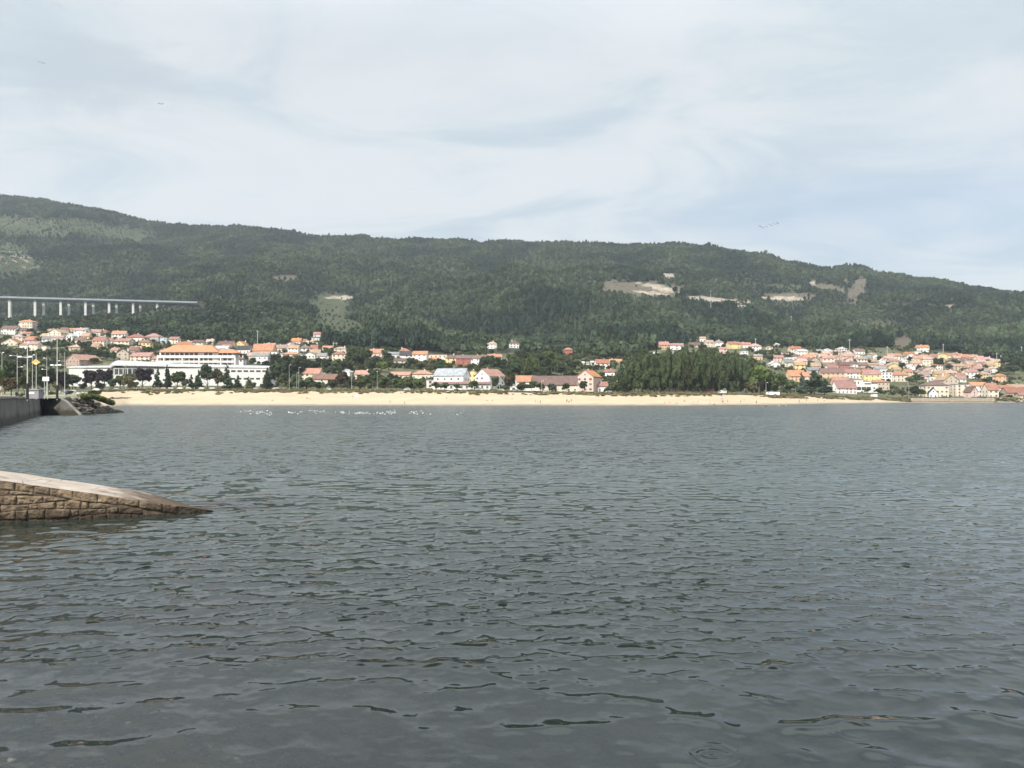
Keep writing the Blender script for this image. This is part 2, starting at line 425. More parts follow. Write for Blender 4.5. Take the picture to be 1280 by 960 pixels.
nt.links.new(c, b.inputs['Base Color']); b.inputs['Roughness'].default_value = 0.95; bump(nt, b, g, 0.6, 0.15)
me, *_ = land('beach', 0, 2, 60, m_sand); structure(link('beach', me))
# built-up ground
m_gr, nt, b = mat('village_ground'); p = pos(nt)
f = noise(nt, p, 0.03, 5, 0.6); g = noise(nt, p, 0.25, 5, 0.65)
c = ramp(nt, f, (0.05, 0.065, 0.028), (0.12, 0.12, 0.055), 0.35, 0.65); c = mix(nt, mapr(nt, g, 0.58, 0.66), c, (0.26, 0.21, 0.15))
nt.links.new(c, b.inputs['Base Color']); b.inputs['Roughness'].default_value = 1.0
me, *_ = land('ground', 2, 6, 150, m_gr); structure(link('ground', me))
# hillside with an attribute for what grows there
def ell(P, py, cx, cy, rx, ry, rot=0.0, s=1):
    u = (P - cx); v = (py - cy)
    c_, s_ = math.cos(rot), math.sin(rot)
    a = (u * c_ + v * s_) / rx; b_ = (-u * s_ + v * c_) / ry
    n = (vnoise(P / 5.0, py / 2.0, s) - 0.5) * 0.9 + (vnoise(P / 1.7, py / 1.0, s + 5) - 0.5) * 0.6
    return 1 - np.sqrt(a * a + b_ * b_) + n * 0.7
def ground_kind(P, py):
    """0 wood, 1 bare rock, 2 scrub grass, 3 brown earth"""
    k = np.zeros(P.shape)
    grass = [(412, 385, 26, 18, 0), (428, 412, 34, 18, 0.3), (60, 285, 110, 13, 0.03), (140, 292, 50, 10, 0.1), (15, 325, 32, 22, 0.1),
             (700, 437, 40, 5, 0.05), (1090, 412, 40, 12, 0), (1140, 382, 55, 2.4, 0.03), (985, 360, 28, 5, 0), (870, 425, 30, 8, 0)]
    earth = [(1034, 360, 22, 5, 0.15), (1072, 362, 9, 20, 0.55), (1058, 352, 3, 4, 0), (1132, 429, 17, 9, 0), (356, 348, 16, 4, 0), (795, 361, 58, 10, 0.06), (984, 371, 34, 5, 0)]
    rock = [(826, 360, 26, 3.4, 0.22), (812, 366, 22, 2.2, 0.1), (774, 371.5, 30, 2.6, 0.03), (892, 374.5, 46, 2.8, 0.08), (984, 373, 28, 2.6, 0.02), 
            (428, 372, 16, 2.5, 0), (836, 345, 8, 3, 0), (1186, 382.5, 6, 1.6, 0), (1017, 355, 3, 5, 0), (928, 383, 8, 1.5, 0)]
    for i, (a, b_, c_, d_, r) in enumerate(grass): k = np.where(ell(P, py, a, b_, c_, d_, r, 40 + i) > 0, 2, k)
    for i, (a, b_, c_, d_, r) in enumerate(earth): k = np.where(ell(P, py, a, b_, c_, d_, r, 60 + i) > 0, 3, k)
    for i, (a, b_, c_, d_, r) in enumerate(rock): k = np.where(ell(P, py, a, b_, c_, d_, r, 80 + i) > 0, 1, k)
    sp = (P < 60) & (py > 312) & (py < 336) & (vnoise(P / 2.0, py / 1.2, 7) > 0.80)
    return np.where(sp, 1, k)
m_hill, nt, b = mat('hillside_ground'); p = pos(nt)
at = nd(nt, 'ShaderNodeAttribute', attribute_name='cover').outputs['Color']
sp3 = nd(nt, 'ShaderNodeSeparateColor', {0: at})
g = noise(nt, p, 0.05, 6, 0.65); g2 = noise(nt, p, 0.3, 5, 0.7)
wood = ramp(nt, g, (0.022, 0.032, 0.016), (0.05, 0.055, 0.03))
grs = mix(nt, mapr(nt, g2, 0.45, 0.65), ramp(nt, g, (0.045, 0.062, 0.028), (0.085, 0.095, 0.045), 0.35, 0.65), (0.035, 0.048, 0.022))
rk = mix(nt, mapr(nt, g2, 0.48, 0.6, 0, 0.8), ramp(nt, g, (0.28, 0.245, 0.195), (0.46, 0.41, 0.33), 0.35, 0.6), (0.15, 0.12, 0.09))
er = ramp(nt, g2, (0.07, 0.068, 0.045), (0.17, 0.14, 0.105), 0.35, 0.65)
c = mix(nt, sp3.outputs[1], wood, grs); c = mix(nt, sp3.outputs[2], c, er); c = mix(nt, sp3.outputs[0], c, rk)
nt.links.new(c, b.inputs['Base Color']); b.inputs['Roughness'].default_value = 1.0; bump(nt, b, g2, 1.0, 3.0)
me, PP, DD, ZZ = land('hillside', 6, 11, 420, m_hill, step=3.5)
row = HY - (ZZ - H0) * FPX / DD
kk = ground_kind(PP.ravel(), row.ravel())
col = np.zeros((len(kk), 4), dtype=np.float32); col[:, 3] = 1
col[:, 0] = kk == 1; col[:, 1] = kk == 2; col[:, 2] = kk == 3
ca = me.color_attributes.new('cover', 'FLOAT_COLOR', 'POINT'); ca.data.foreach_set('color', col.ravel())
structure(link('hillside', me))

# ------------------------------------------------------------------ crowns and trees (unit size: 1 high, 1 wide)
def leaf_quads(P3, N3, size, r):
    """random quads round the points, roughly facing N3"""
    n = len(P3)
    nn = N3 + r.normal(0, 0.55, (n, 3)); nn /= np.linalg.norm(nn, axis=1, keepdims=True)
    a = np.cross(nn, r.normal(0, 1, (n, 3))); a /= np.linalg.norm(a, axis=1, keepdims=True)
    b_ = np.cross(nn, a)
    s = (size * r.uniform(0.55, 1.35, n))[:, None]
    asp = r.uniform(0.5, 1.0, n)[:, None]
    j = lambda: 1 + r.uniform(-0.3, 0.3, (n, 1))
    V = np.stack([P3 - a * s * j() - b_ * s * asp, P3 + a * s * j() - b_ * s * asp * 0.8, P3 + a * s * 0.8 + b_ * s * asp * j(), P3 - a * s * j() + b_ * s * asp], 1)
    return V.reshape(-1, 3)
def crown_points(blobs, n, r):
    """points on the surfaces of a set of ellipsoid blobs, fewer on their undersides"""
    w = np.array([b_[3] * b_[4] for b_ in blobs]); w = w / w.sum()
    idx = r.choice(len(blobs), n, p=w)
    d = r.normal(0, 1, (n, 3)); d /= np.linalg.norm(d, axis=1, keepdims=True)
    flip = (d[:, 2] < -0.3) & (r.random(n) < 0.6); d[flip, 2] *= -1
    B = np.array([[b_[0], b_[1], b_[2], b_[3], b_[3], b_[4]] for b_ in blobs])[idx]
    rad = r.uniform(0.72, 1.05, n)[:, None]
    return B[:, :3] + d * B[:, 3:] * rad, d
def crown_mesh(name, kind, seed, n, size):
    r = np.random.default_rng(seed); bl = []
    if kind == 'broad':
        bl.append((0, 0, 0.60, 0.28, 0.25))
        for i in range(11):
            a = r.uniform(0, 6.28); q = r.uniform(0.18, 0.34); z = r.uniform(0.36, 0.84)
            k = math.sqrt(max(0.1, 1 - ((z - 0.58) / 0.42) ** 2))
            bl.append((math.cos(a) * q * k, math.sin(a) * q * k, z, r.uniform(0.12, 0.2), r.uniform(0.09, 0.15)))
    elif kind == 'poplar':
        for i in range(13):
            a = r.uniform(0, 6.28); q = r.uniform(0.0, 0.36); z = r.uniform(0.42, 0.76); h = r.uniform(0.16, 0.26)
            bl.append((math.cos(a) * q, math.sin(a) * q, min(z, 1.0 - h - q * .25), r.uniform(0.13, 0.2), h))
        for i in range(8):
            a = r.uniform(0, 6.28); q = r.uniform(0.1, 0.34)
            bl.append((math.cos(a) * q, math.sin(a) * q, r.uniform(0.16, 0.5), r.uniform(0.12, 0.2), r.uniform(0.1, 0.16)))
    elif kind == 'conifer':
        for i in range(13):
            t = i / 12; z = 0.14 + 0.80 * t; w_ = 0.42 * (1 - t) ** 0.8 + 0.03
            for k in range(max(1, int(5 * (1 - t)) + 1)):
                a = r.uniform(0, 6.28); q = w_ * r.uniform(0.35, 0.72)
                bl.append((math.cos(a) * q, math.sin(a) * q, z - 0.02 * k, w_ * 0.45 + 0.02, 0.055))
    elif kind == 'cedar':
        for i in range(9):
            t = i / 8; z = 0.2 + 0.74 * t; w_ = 0.46 * (1 - t ** 1.6) + 0.08
            for k in range(4):
                a = r.uniform(0, 6.28); q = w_ * r.uniform(0.3, 0.75)
                bl.append((math.cos(a) * q, math.sin(a) * q, z + r.uniform(-.03, .03), w_ * 0.5, 0.04))
    elif kind == 'shrub':
        for i in range(7):
            a = r.uniform(0, 6.28); q = r.uniform(0.05, 0.3)
            bl.append((math.cos(a) * q, math.sin(a) * q, r.uniform(0.25, 0.65), r.uniform(0.16, 0.26), r.uniform(0.16, 0.3)))
    elif kind == 'euca':
        bl.append((0, 0, 0.62, 0.30, 0.30))
        for i in range(5):
            a = r.uniform(0, 6.28); q = r.uniform(0.12, 0.3)
            bl.append((math.cos(a) * q, math.sin(a) * q, r.uniform(0.4, 0.84), r.uniform(0.16, 0.24), r.uniform(0.10, 0.17)))
    elif kind == 'pine':
        for i in range(6):
            t = i / 5
            bl.append((r.uniform(-.05, .05), r.uniform(-.05, .05), 0.32 + 0.54 * t, 0.34 * (1 - t) ** .6 + 0.10, 0.13))
    Pp, Nn = crown_points(bl, n, r)
    V = leaf_quads(Pp, Nn, size, r)
    q = np.arange(len(V)).reshape(-1, 4)
    # a few inner hull pieces so that light does not pour straight through
    hv = []; hq = []
    base = len(V)
    for (x, y, z, w_, h) in bl[:8 if kind in ('euca', 'pine') else 40]:
        mm = 6
        b0 = base + len(hv)
        for i in range(4):
            ph = math.pi * (i + 0.5) / 4
            for j in range(mm):
                t = 6.283 * (j + 0.5 * (i % 2)) / mm; s_ = 0.74
                hv.append((x + w_ * s_ * math.sin(ph) * math.cos(t), y + w_ * s_ * math.sin(ph) * math.sin(t), z + h * s_ * math.cos(ph)))
        for i in range(3):
            for j in range(mm):
                k = (j + 1) % mm; hq.append((b0 + i * mm + j, b0 + (i + 1) * mm + j, b0 + (i + 1) * mm + k, b0 + i * mm + k))
        hq.append((b0, b0 + 1, b0 + 2, b0 + 3)); hq.append((b0, b0 + 3, b0 + 4, b0 + 5))
    V = np.concatenate([V, np.array(hv)]); q = np.concatenate([q, np.array(hq)])
    return mesh_np(name, V, q)
def trunk_mesh(name, kind, seed):
    r = random.Random(seed); mb = MB()
    top = {'broad': 0.6, 'poplar': 0.85, 'conifer': 0.93, 'cedar': 0.85, 'shrub': 0.3}[kind]
    pts = [(0, 0, -0.06)]; n = 5
    for i in range(1, n + 1): pts.append((r.uniform(-.015, .015), r.uniform(-.015, .015), top * i / n))
    R = 0.035 if kind != 'shrub' else 0.02
    for i in range(n): mb.tube(pts[i], pts[i + 1], R * (1 - 0.75 * i / n), R * (1 - 0.75 * (i + 1) / n), 7)
    for k in range(7 if kind != 'shrub' else 4):
        i = r.randrange(1, n); a = r.uniform(0, 6.28); L = r.uniform(0.15, 0.3) * (0.6 if kind == 'poplar' else 1)
        p0 = Vector(pts[i]); p1 = p0 + Vector((math.cos(a) * L, math.sin(a) * L, L * (0.8 if kind != 'cedar' else 0.15)))
        mb.tube(p0, p1, R * 0.45, R * 0.12, 5)
    return mb.mesh(name, M_TRUNK)
SPEC = dict(broad=(900, 0.045), poplar=(1700, 0.034), conifer=(900, 0.036), cedar=(1000, 0.042), shrub=(420, 0.075))
CROWN = {}; TRUNK = {}
for kd, (n, s) in SPEC.items():
    for v in range(3):
        CROWN[kd, v] = crown_mesh('%s_crown' % kd, kd, 100 + v * 7 + len(kd), n, s)
        CROWN[kd, v].materials.append(LEAF['green'])
        TRUNK[kd, v] = trunk_mesh('%s_trunk' % kd, kd, v + 3)
NAME = dict(broad='broadleaf_tree', poplar='poplar_tree', conifer='conifer_tree', cedar='cedar_tree', shrub='garden_shrub')
def tree(loc, h, w, kind, tone, label, P, group, cat=None):
    v = random.randrange(3)
    r = empty(NAME[kind], loc, random.uniform(0, 6.28)); r.scale = (w, w, h)
    cr = link('crown', CROWN[kind, v], r); cr.material_slots[0].link = 'OBJECT'; cr.material_slots[0].material = LEAF[tone]
    link('trunk', TRUNK[kind, v], r)
    tag(r, label, cat or ('shrub' if kind == 'shrub' else 'tree'), group, P)
    return r

# ------------------------------------------------------------------ scattered cover (real instances, one object each)
def scatter(name, pts, scl, rot, idx, protos, label, cat, sz=None):
    me = bpy.data.meshes.new(name); me.vertices.add(len(pts)); me.vertices.foreach_set('co', np.asarray(pts, np.float32).ravel())
    for nm, arr, ty in (('scl', scl, 'FLOAT_VECTOR'), ('rot', rot, 'FLOAT'), ('idx', idx, 'INT')):
        a = me.attributes.new(nm, ty, 'POINT')
        if ty == 'FLOAT_VECTOR': a.data.foreach_set('vector', np.asarray(arr, np.float32).ravel())
        else: a.data.foreach_set('value', np.asarray(arr, np.float32 if ty == 'FLOAT' else np.int32))
    o = link(name, me)
    g = bpy.data.node_groups.new(name + '_scatter', 'GeometryNodeTree')
    g.interface.new_socket('Geometry', in_out='INPUT', socket_type='NodeSocketGeometry')
    g.interface.new_socket('Geometry', in_out='OUTPUT', socket_type='NodeSocketGeometry')
    N = g.nodes; Lk = g.links
    gi = N.new('NodeGroupInput'); go = N.new('NodeGroupOutput')
    iop = N.new('GeometryNodeInstanceOnPoints'); join = N.new('GeometryNodeJoinGeometry')
    for pr in reversed(protos):
        oi = N.new('GeometryNodeObjectInfo'); oi.inputs['Object'].default_value = pr
        ti = N.new('GeometryNodeGeometryToInstance'); Lk.new(oi.outputs['Geometry'], ti.inputs[0]); Lk.new(ti.outputs[0], join.inputs[0])
    def attr(nm, ty):
        a = N.new('GeometryNodeInputNamedAttribute'); a.data_type = ty; a.inputs['Name'].default_value = nm; return a.outputs['Attribute']
    Lk.new(gi.outputs[0], iop.inputs['Points']); Lk.new(join.outputs[0], iop.inputs['Instance'])
    iop.inputs['Pick Instance'].default_value = True
    Lk.new(attr('idx', 'INT'), iop.inputs['Instance Index'])
    cx = N.new('ShaderNodeCombineXYZ'); Lk.new(attr('rot', 'FLOAT'), cx.inputs[2]); Lk.new(cx.outputs[0], iop.inputs['Rotation'])
    Lk.new(attr('scl', 'FLOAT_VECTOR'), iop.inputs['Scale'])
    Lk.new(iop.outputs[0], go.inputs[0])
    md = o.modifiers.new('scatter', 'NODES'); md.node_group = g
    o['kind'] = 'stuff'; o['label'] = label; o['category'] = cat
    return o
def forest_leaf(name, a, b2):
    m, nt, b = mat(name); p = pos(nt)
    oi = nd(nt, 'ShaderNodeObjectInfo').outputs['Random']
    patch = noise(nt, p, 0.006, 4, 0.6)
    col = ramp(nt, patch, a, b2, 0.42, 0.58)
    hsv = nd(nt, 'ShaderNodeHueSaturation', {'Color': col, 'Hue': mapr(nt, oi, 0, 1, 0.475, 0.52), 'Saturation': mapr(nt, oi, 0, 1, 1.0, 0.8), 'Value': mapr(nt, oi, 0, 1, 0.5, 1.7)})
    nt.links.new(hsv.outputs[0], b.inputs['Base Color']); b.inputs['Roughness'].default_value = 0.8; b.inputs['Specular IOR Level'].default_value = 0.15
    return m
FL1 = forest_leaf('eucalyptus_leaves', (0.012, 0.029, 0.017), (0.055, 0.080, 0.036))
FL2 = forest_leaf('pine_needles', (0.013, 0.029, 0.018), (0.037, 0.057, 0.029))
def proto(me, m):
    me.materials.append(m); return bpy.data.objects.new(me.name, me)      # never linked to the scene
PR = [proto(crown_mesh('euca_a', 'euca', 1, 95, 0.095), FL1), proto(crown_mesh('euca_b', 'euca', 2, 95, 0.095), FL1),
      proto(crown_mesh('euca_c', 'euca', 5, 110, 0.085), FL1),
      proto(crown_mesh('pine_a', 'pine', 3, 90, 0.085), FL2), proto(crown_mesh('pine_b', 'pine', 4, 90, 0.085), FL2)]
def forest():
    sp = 7.6
    xs = np.arange(-2900, 2700, sp); ys = np.arange(820, 3150, sp)
    X, Y = np.meshgrid(xs, ys); X = X + rng.uniform(-.48, .48, X.shape) * sp; Y = Y + rng.uniform(-.48, .48, Y.shape) * sp
    X = X.ravel(); Y = Y.ravel()
    P = 640 + FPX * X / Y
    k = (P > -190) & (P < 1480); X, Y, P = X[k], Y[k], P[k]
    D, Z = knots(P)
    foot = D[6] + (vnoise(X / 40, Y / 40, 11) - 0.5) * 30
    k = (Y > foot) & (Y < D[10] + 60); X, Y, P = X[k], Y[k], P[k]
    z = height(P, Y); py = HY - (z - H0) * FPX / Y
    kd = ground_kind(P, py)
    r = rng.random(len(P))
    # keep the sparse upper-hill field and thin the openings
    keep = (kd == 0) | ((kd == 2) & (r < np.where((P > 378) & (P < 470), .22, .60))) | ((kd == 3) & (r < 0.07)) | ((kd == 1) & (r < 0.015))
    X, Y, P, z, py, kd, r = [a[keep] for a in (X, Y, P, z, py, kd, r)]
    big = fbm(X / 170, Y / 170, 51, 3)
    h = (10.5 + 8.5 * sstep(0.35, 0.65, big)) * rng.uniform(0.7, 1.2, len(P)) * np.where(rng.random(len(P)) > .965, 1.35, 1.0)
    h = np.where(Y < 1400, h * 1.12, h * 0.92)
    h = np.where((P < 262) & (Y > 1130) & (Y < 1430), h * 0.5, h)
    h = h * (0.72 + 0.6 * vnoise(X / 26, Y / 26, 97))
    h = np.where(kd > 0, h * 0.36, h)
    for dy in (18, 36, 54):
        z2 = height(P, Y + dy); k2 = ground_kind(P, HY - (z2 - H0) * FPX / (Y + dy)); h = np.where((k2 == 1) & (kd == 0), np.minimum(h, 5.5), h)
    ok = np.ones(len(P), bool)
    vi = (P < 262) & (Y > 950) & (Y < 1400); row_lim = 384 + 5 * vnoise(X / 30, Y / 30, 8) + np.where(P < 200, 6, 0)
    hm = zz(Y, row_lim) - z; h = np.where(vi, np.minimum(h, np.maximum(hm, 4.5)), h)
    for (fx, fy, fr) in FOOT:
        if fy < 780: continue
        ok &= ~((np.abs(X - fx * Y / fy) < fr + 2) & (Y < fy + fr + 3) & (Y > fy - 105))
    X, Y, P, z, py, kd, r, h, pine_r = [a[ok] for a in (X, Y, P, z, py, kd, r, h, r)]
    w = np.clip(h * 0.78, 3.4, 13) * rng.uniform(0.85, 1.25, len(P))
    pinep = sstep(0.42, 0.58, fbm(X / 260, Y / 260, 77, 3))
    ridge = sstep(-260, -40, Y - np.interp(P, [a for a, b in CRD], [b for a, b in CRD]))
    isp = rng.random(len(P)) < np.clip(0.06 + 0.5 * pinep + 0.15 * ridge, 0, 0.65)
    w = np.where(isp, w * 0.9, w)
    idx = np.where(isp, 3 + (r * 997 % 1 > 0.5), (r * 991 % 1 * 3).astype(int)).astype(np.int32)
    print('FOREST', len(P))
    scatter('hillside_forest', np.stack([X, Y, z - h * 0.16], -1), np.stack([w, w, h], -1), rng.uniform(0, 6.28, len(P)), idx, PR,
            'dense dark green forest of eucalyptus and pine covering the whole hillside', 'forest')

# ------------------------------------------------------------------ houses
FOOT = []          # footprints kept clear of undergrowth
WIN = {}
def window_mesh(wd, ht, col):
    key = (round(wd, 1), round(ht, 1), col)
    if key not in WIN:
        mb = MB()
        w, h = key[0] / 2, key[1]
        mb.box(-w, w, -0.05, 0.1, 0, h, 0)
        mb.box(-w - 0.09, -w - 0.003, -0.1, 0.1, -0.05, h + 0.1, 1); mb.box(w + 0.003, w + 0.09, -0.1, 0.1, -0.05, h + 0.1, 1)
        mb.box(-w - 0.14, w + 0.14, -0.16, 0.1, -0.16, -0.055, 1); mb.box(-0.03, 0.03, -0.08, -0.053, 0.003, h - 0.003, 1)
        WIN[key] = mb.mesh('window', [M_GLASS, M_FRAME] if col == 'w' else [M_SHUT, M_SHUT])
    return WIN[key]
def gable_wall(mb, w, dp, h, rh, ridge='x', sink=3.0):
    x, y = w / 2, dp / 2
    if ridge == 'x':
        A = [(-x, -y, -sink), (-x, y, -sink), (-x, y, h), (-x, 0, h + rh), (-x, -y, h)]
        B = [(x, a[1], a[2]) for a in A]
    else:
        A = [(x, -y, -sink), (-x, -y, -sink), (-x, -y, h), (0, -y, h + rh), (x, -y, h)]
        B = [(a[0], y, a[2]) for a in A]
    n = 5; b = len(mb.v); mb.v.extend(A + B)
    mb.f.append(tuple(b + i for i in (0, 4, 3, 2, 1))); mb.f.append(tuple(b + n + i for i in range(n))); mb.m.extend([0, 0])
    for i in range(n):
        j = (i + 1) % n; mb.f.append((b + i, b + j, b + n + j, b + n + i)); mb.m.append(0)
def gable_roof(mb, w, dp, h, rh, ridge='x', o=0.55, t=0.28):
    if ridge == 'y': w, dp = dp, w
    x = w / 2 + o; y = dp / 2; sl = rh / y; ey = y + o; ez = h - o * sl; k = 0.03
    def T(p): return p if ridge == 'x' else (-p[1], p[0], p[2])
    for s in (-1, 1):
        bot = [(-x, s * ey, ez + k), (x, s * ey, ez + k), (x, 0, h + rh + k), (-x, 0, h + rh + k)]
        if s == 1: bot = bot[::-1]
        mb.hexa([T(p) for p in bot] + [T((p[0], p[1], p[2] + t)) for p in bot])
    cap = 0.16
    pts = [(-x - .02, -cap, h + rh + t - .05), (x + .02, -cap, h + rh + t - .05), (x + .02, cap, h + rh + t - .05), (-x - .02, cap, h + rh + t - .05)]
    mb.hexa([T(p) for p in pts] + [T((p[0], p[1] * 0.5, p[2] + 0.2)) for p in pts])
def hip_roof(mb, w, dp, h, rh, o=0.6):
    x = w / 2 + o; y = dp / 2 + o; rx = max(0.05, x - y) if x > y else 0.05; ry = max(0.0, y - x) if y > x else 0.0
    z0 = h + 0.02
    mb.box(-x, x, -y, y, z0, z0 + 0.2)
    z1 = z0 + 0.203; tz = h + rh
    a = [(-x, -y, z1), (x, -y, z1), (x, y, z1), (-x, y, z1)]
    r = [(-rx, -ry - .03, tz), (rx, -ry - .03, tz), (rx, ry + .03, tz), (-rx, ry + .03, tz)]
    mb.hexa(a + r)
def house_name(h, style): return 'apartment_block' if h > 11 else 'house'
RN = dict(orange='orange', red='red', brown='brown', pink='pinkish', tan='tan', dark='dark grey', grey='grey', white='white', pale='pale', navy='navy')
def zone(P, py):
    if P < 200: return 'high on left village slope' if py <= 422 else ('on left village slope' if py <= 446 else 'just behind the white hall')
    if P < 345: return 'above the long white hall'
    if P < 480: return ('high beside the grassy clearing' if py < 433 else 'above the dark tree belt') if py <= 462 else 'behind the beachside trees'
    if P < 640: return 'under the dark hillside forest' if py < 462 else 'facing the beach'
    if P < 800: return 'left of the poplar grove'
    if P < 980: return 'rising behind the poplar grove'
    if py < 450: return 'along top of right village'
    if py < 459: return 'in upper right village'
    if py < 468: return 'in middle of right village'
    if py < 482: return 'in lower right village'
    return 'on the right waterfront'
def house(P, py, wpx, hpx, rpx, wall, roof, style, yaw=None, dep=None, d=None, doors=True, chim=None, label=None, wincol='w'):
    loc = place(P, py) if d is None else None
    if d is not None: loc = Vector(((P - 640) / FPX * d, d, zz(d, py)))
    s = loc.y / FPX
    w, h, rh = wpx * s, max(2.4, hpx * s), rpx * s
    dp = dep or min(max(w * 0.72, 6.5), 13)
    if style == 'g' and dep is None: dp = min(max(w * 1.05, 7), 15)
    if style in 'ghe': rh = max(rh, 1.2)
    if yaw is None: yaw = random.uniform(-10, 10)
    ya = math.radians(yaw)
    c = loc + Vector((0, dp / 2, 0))
    root = empty('house', c, ya)
    FOOT.append((c.x, c.y, max(w, dp) / 2 + 1.5))
    mb = MB()
    if style in ('e',): gable_wall(mb, w, dp, h, rh, 'x')
    elif style == 'g': gable_wall(mb, w, dp, h, rh, 'y')
    else: mb.box(-w / 2, w / 2, -dp / 2, dp / 2, -3, h)
    mb.build('walls', WALLS[wall], root)
    mb = MB()
    if style == 'e': gable_roof(mb, w, dp, h, rh, 'x')
    elif style == 'g': gable_roof(mb, w, dp, h, rh, 'y')
    elif style == 'h': hip_roof(mb, w, dp, h, rh)
    else:
        x, y = w / 2 + .15, dp / 2 + .15; z = h + 0.02; tt = max(0.3, rh)
        mb.box(-x, x, -y, y, z, z + 0.25)
        for q in ((-x, x, -y, -y + .25), (-x, x, y - .25, y), (-x, -x + .25, -y + .253, y - .253), (x - .25, x, -y + .253, y - .253)):
            mb.box(*q, z + .253, z + .253 + 0.45)
    rf = mb.build('roof', ROOFS[roof], root)
    if chim or (chim is None and style in 'egh' and random.random() < 0.6 and w > 7):
        mb = MB(); cx = random.uniform(-w * .3, w * .3); ch = h + rh + 0.9
        mb.box(cx - .4, cx + .4, 0.3, 1.0, h + rh * 0.4, ch); mb.box(cx - .5, cx + .5, 0.2, 1.1, ch + .003, ch + .18)
        mb.build('chimney', WALLS['white'], rf)
    fl = max(1, int(round(h / 3.0))); fh = h / fl
    if h > 2.2 and w > 3:
        n = max(1, int(w / random.uniform(3.0, 4.2))); wd = random.choice((1.1, 1.3, 1.6)); ht = random.choice((1.2, 1.3, 1.5))
        if fh < 2.2: ht = 0.9
        door_at = random.randrange(n) if doors else -1
        for f in range(fl):
            for i in range(n):
                x = (i + 0.5) / n * w - w / 2; z = f * fh + min(1.0, fh * 0.33)
                if f == 0 and i == door_at and n > 1:
                    m = MB(); m.box(-.5, .5, -.06, .1, 0, 2.05, 0); m.box(-.6, .6, -.12, .1, 2.06, 2.2, 1)
                    o = m.build('door', [M_SHUT, M_FRAME], root); o.location = (x, -dp / 2, 0.02)
                    continue
                if random.random() < 0.12: continue
                o = link('window', window_mesh(wd, ht, wincol if random.random() < 0.85 else 'b'), root, (x, -dp / 2, z))
        ns = max(1, int(dp / 4.5))
        side = 1 if P < 640 else -1
        for f in range(fl):
            for i in range(ns):
                y = (i + 0.5) / ns * dp - dp / 2
                o = link('window', window_mesh(wd, ht, wincol), root, (side * w / 2, y, f * fh + min(1.0, fh * .33))); o.rotation_euler = (0, 0, side * math.pi / 2)
        if style in ('g',) and rh > 2.6:
            link('window', window_mesh(1.0, 1.0, wincol), root, (0, -dp / 2, h + rh * 0.18))
    st = 'low' if h < 3.8 else ('two-storey' if h < 7.6 else 'tall')
    rt = dict(e='gabled', g='gable-fronted', h='hipped', f='flat')[style]
    lab = label or '%s %s house with %s %s roof %s' % (st, wall, RN[roof], rt, zone(P, py))
    tag(root, lab, 'house', 'village houses', P)
    return root
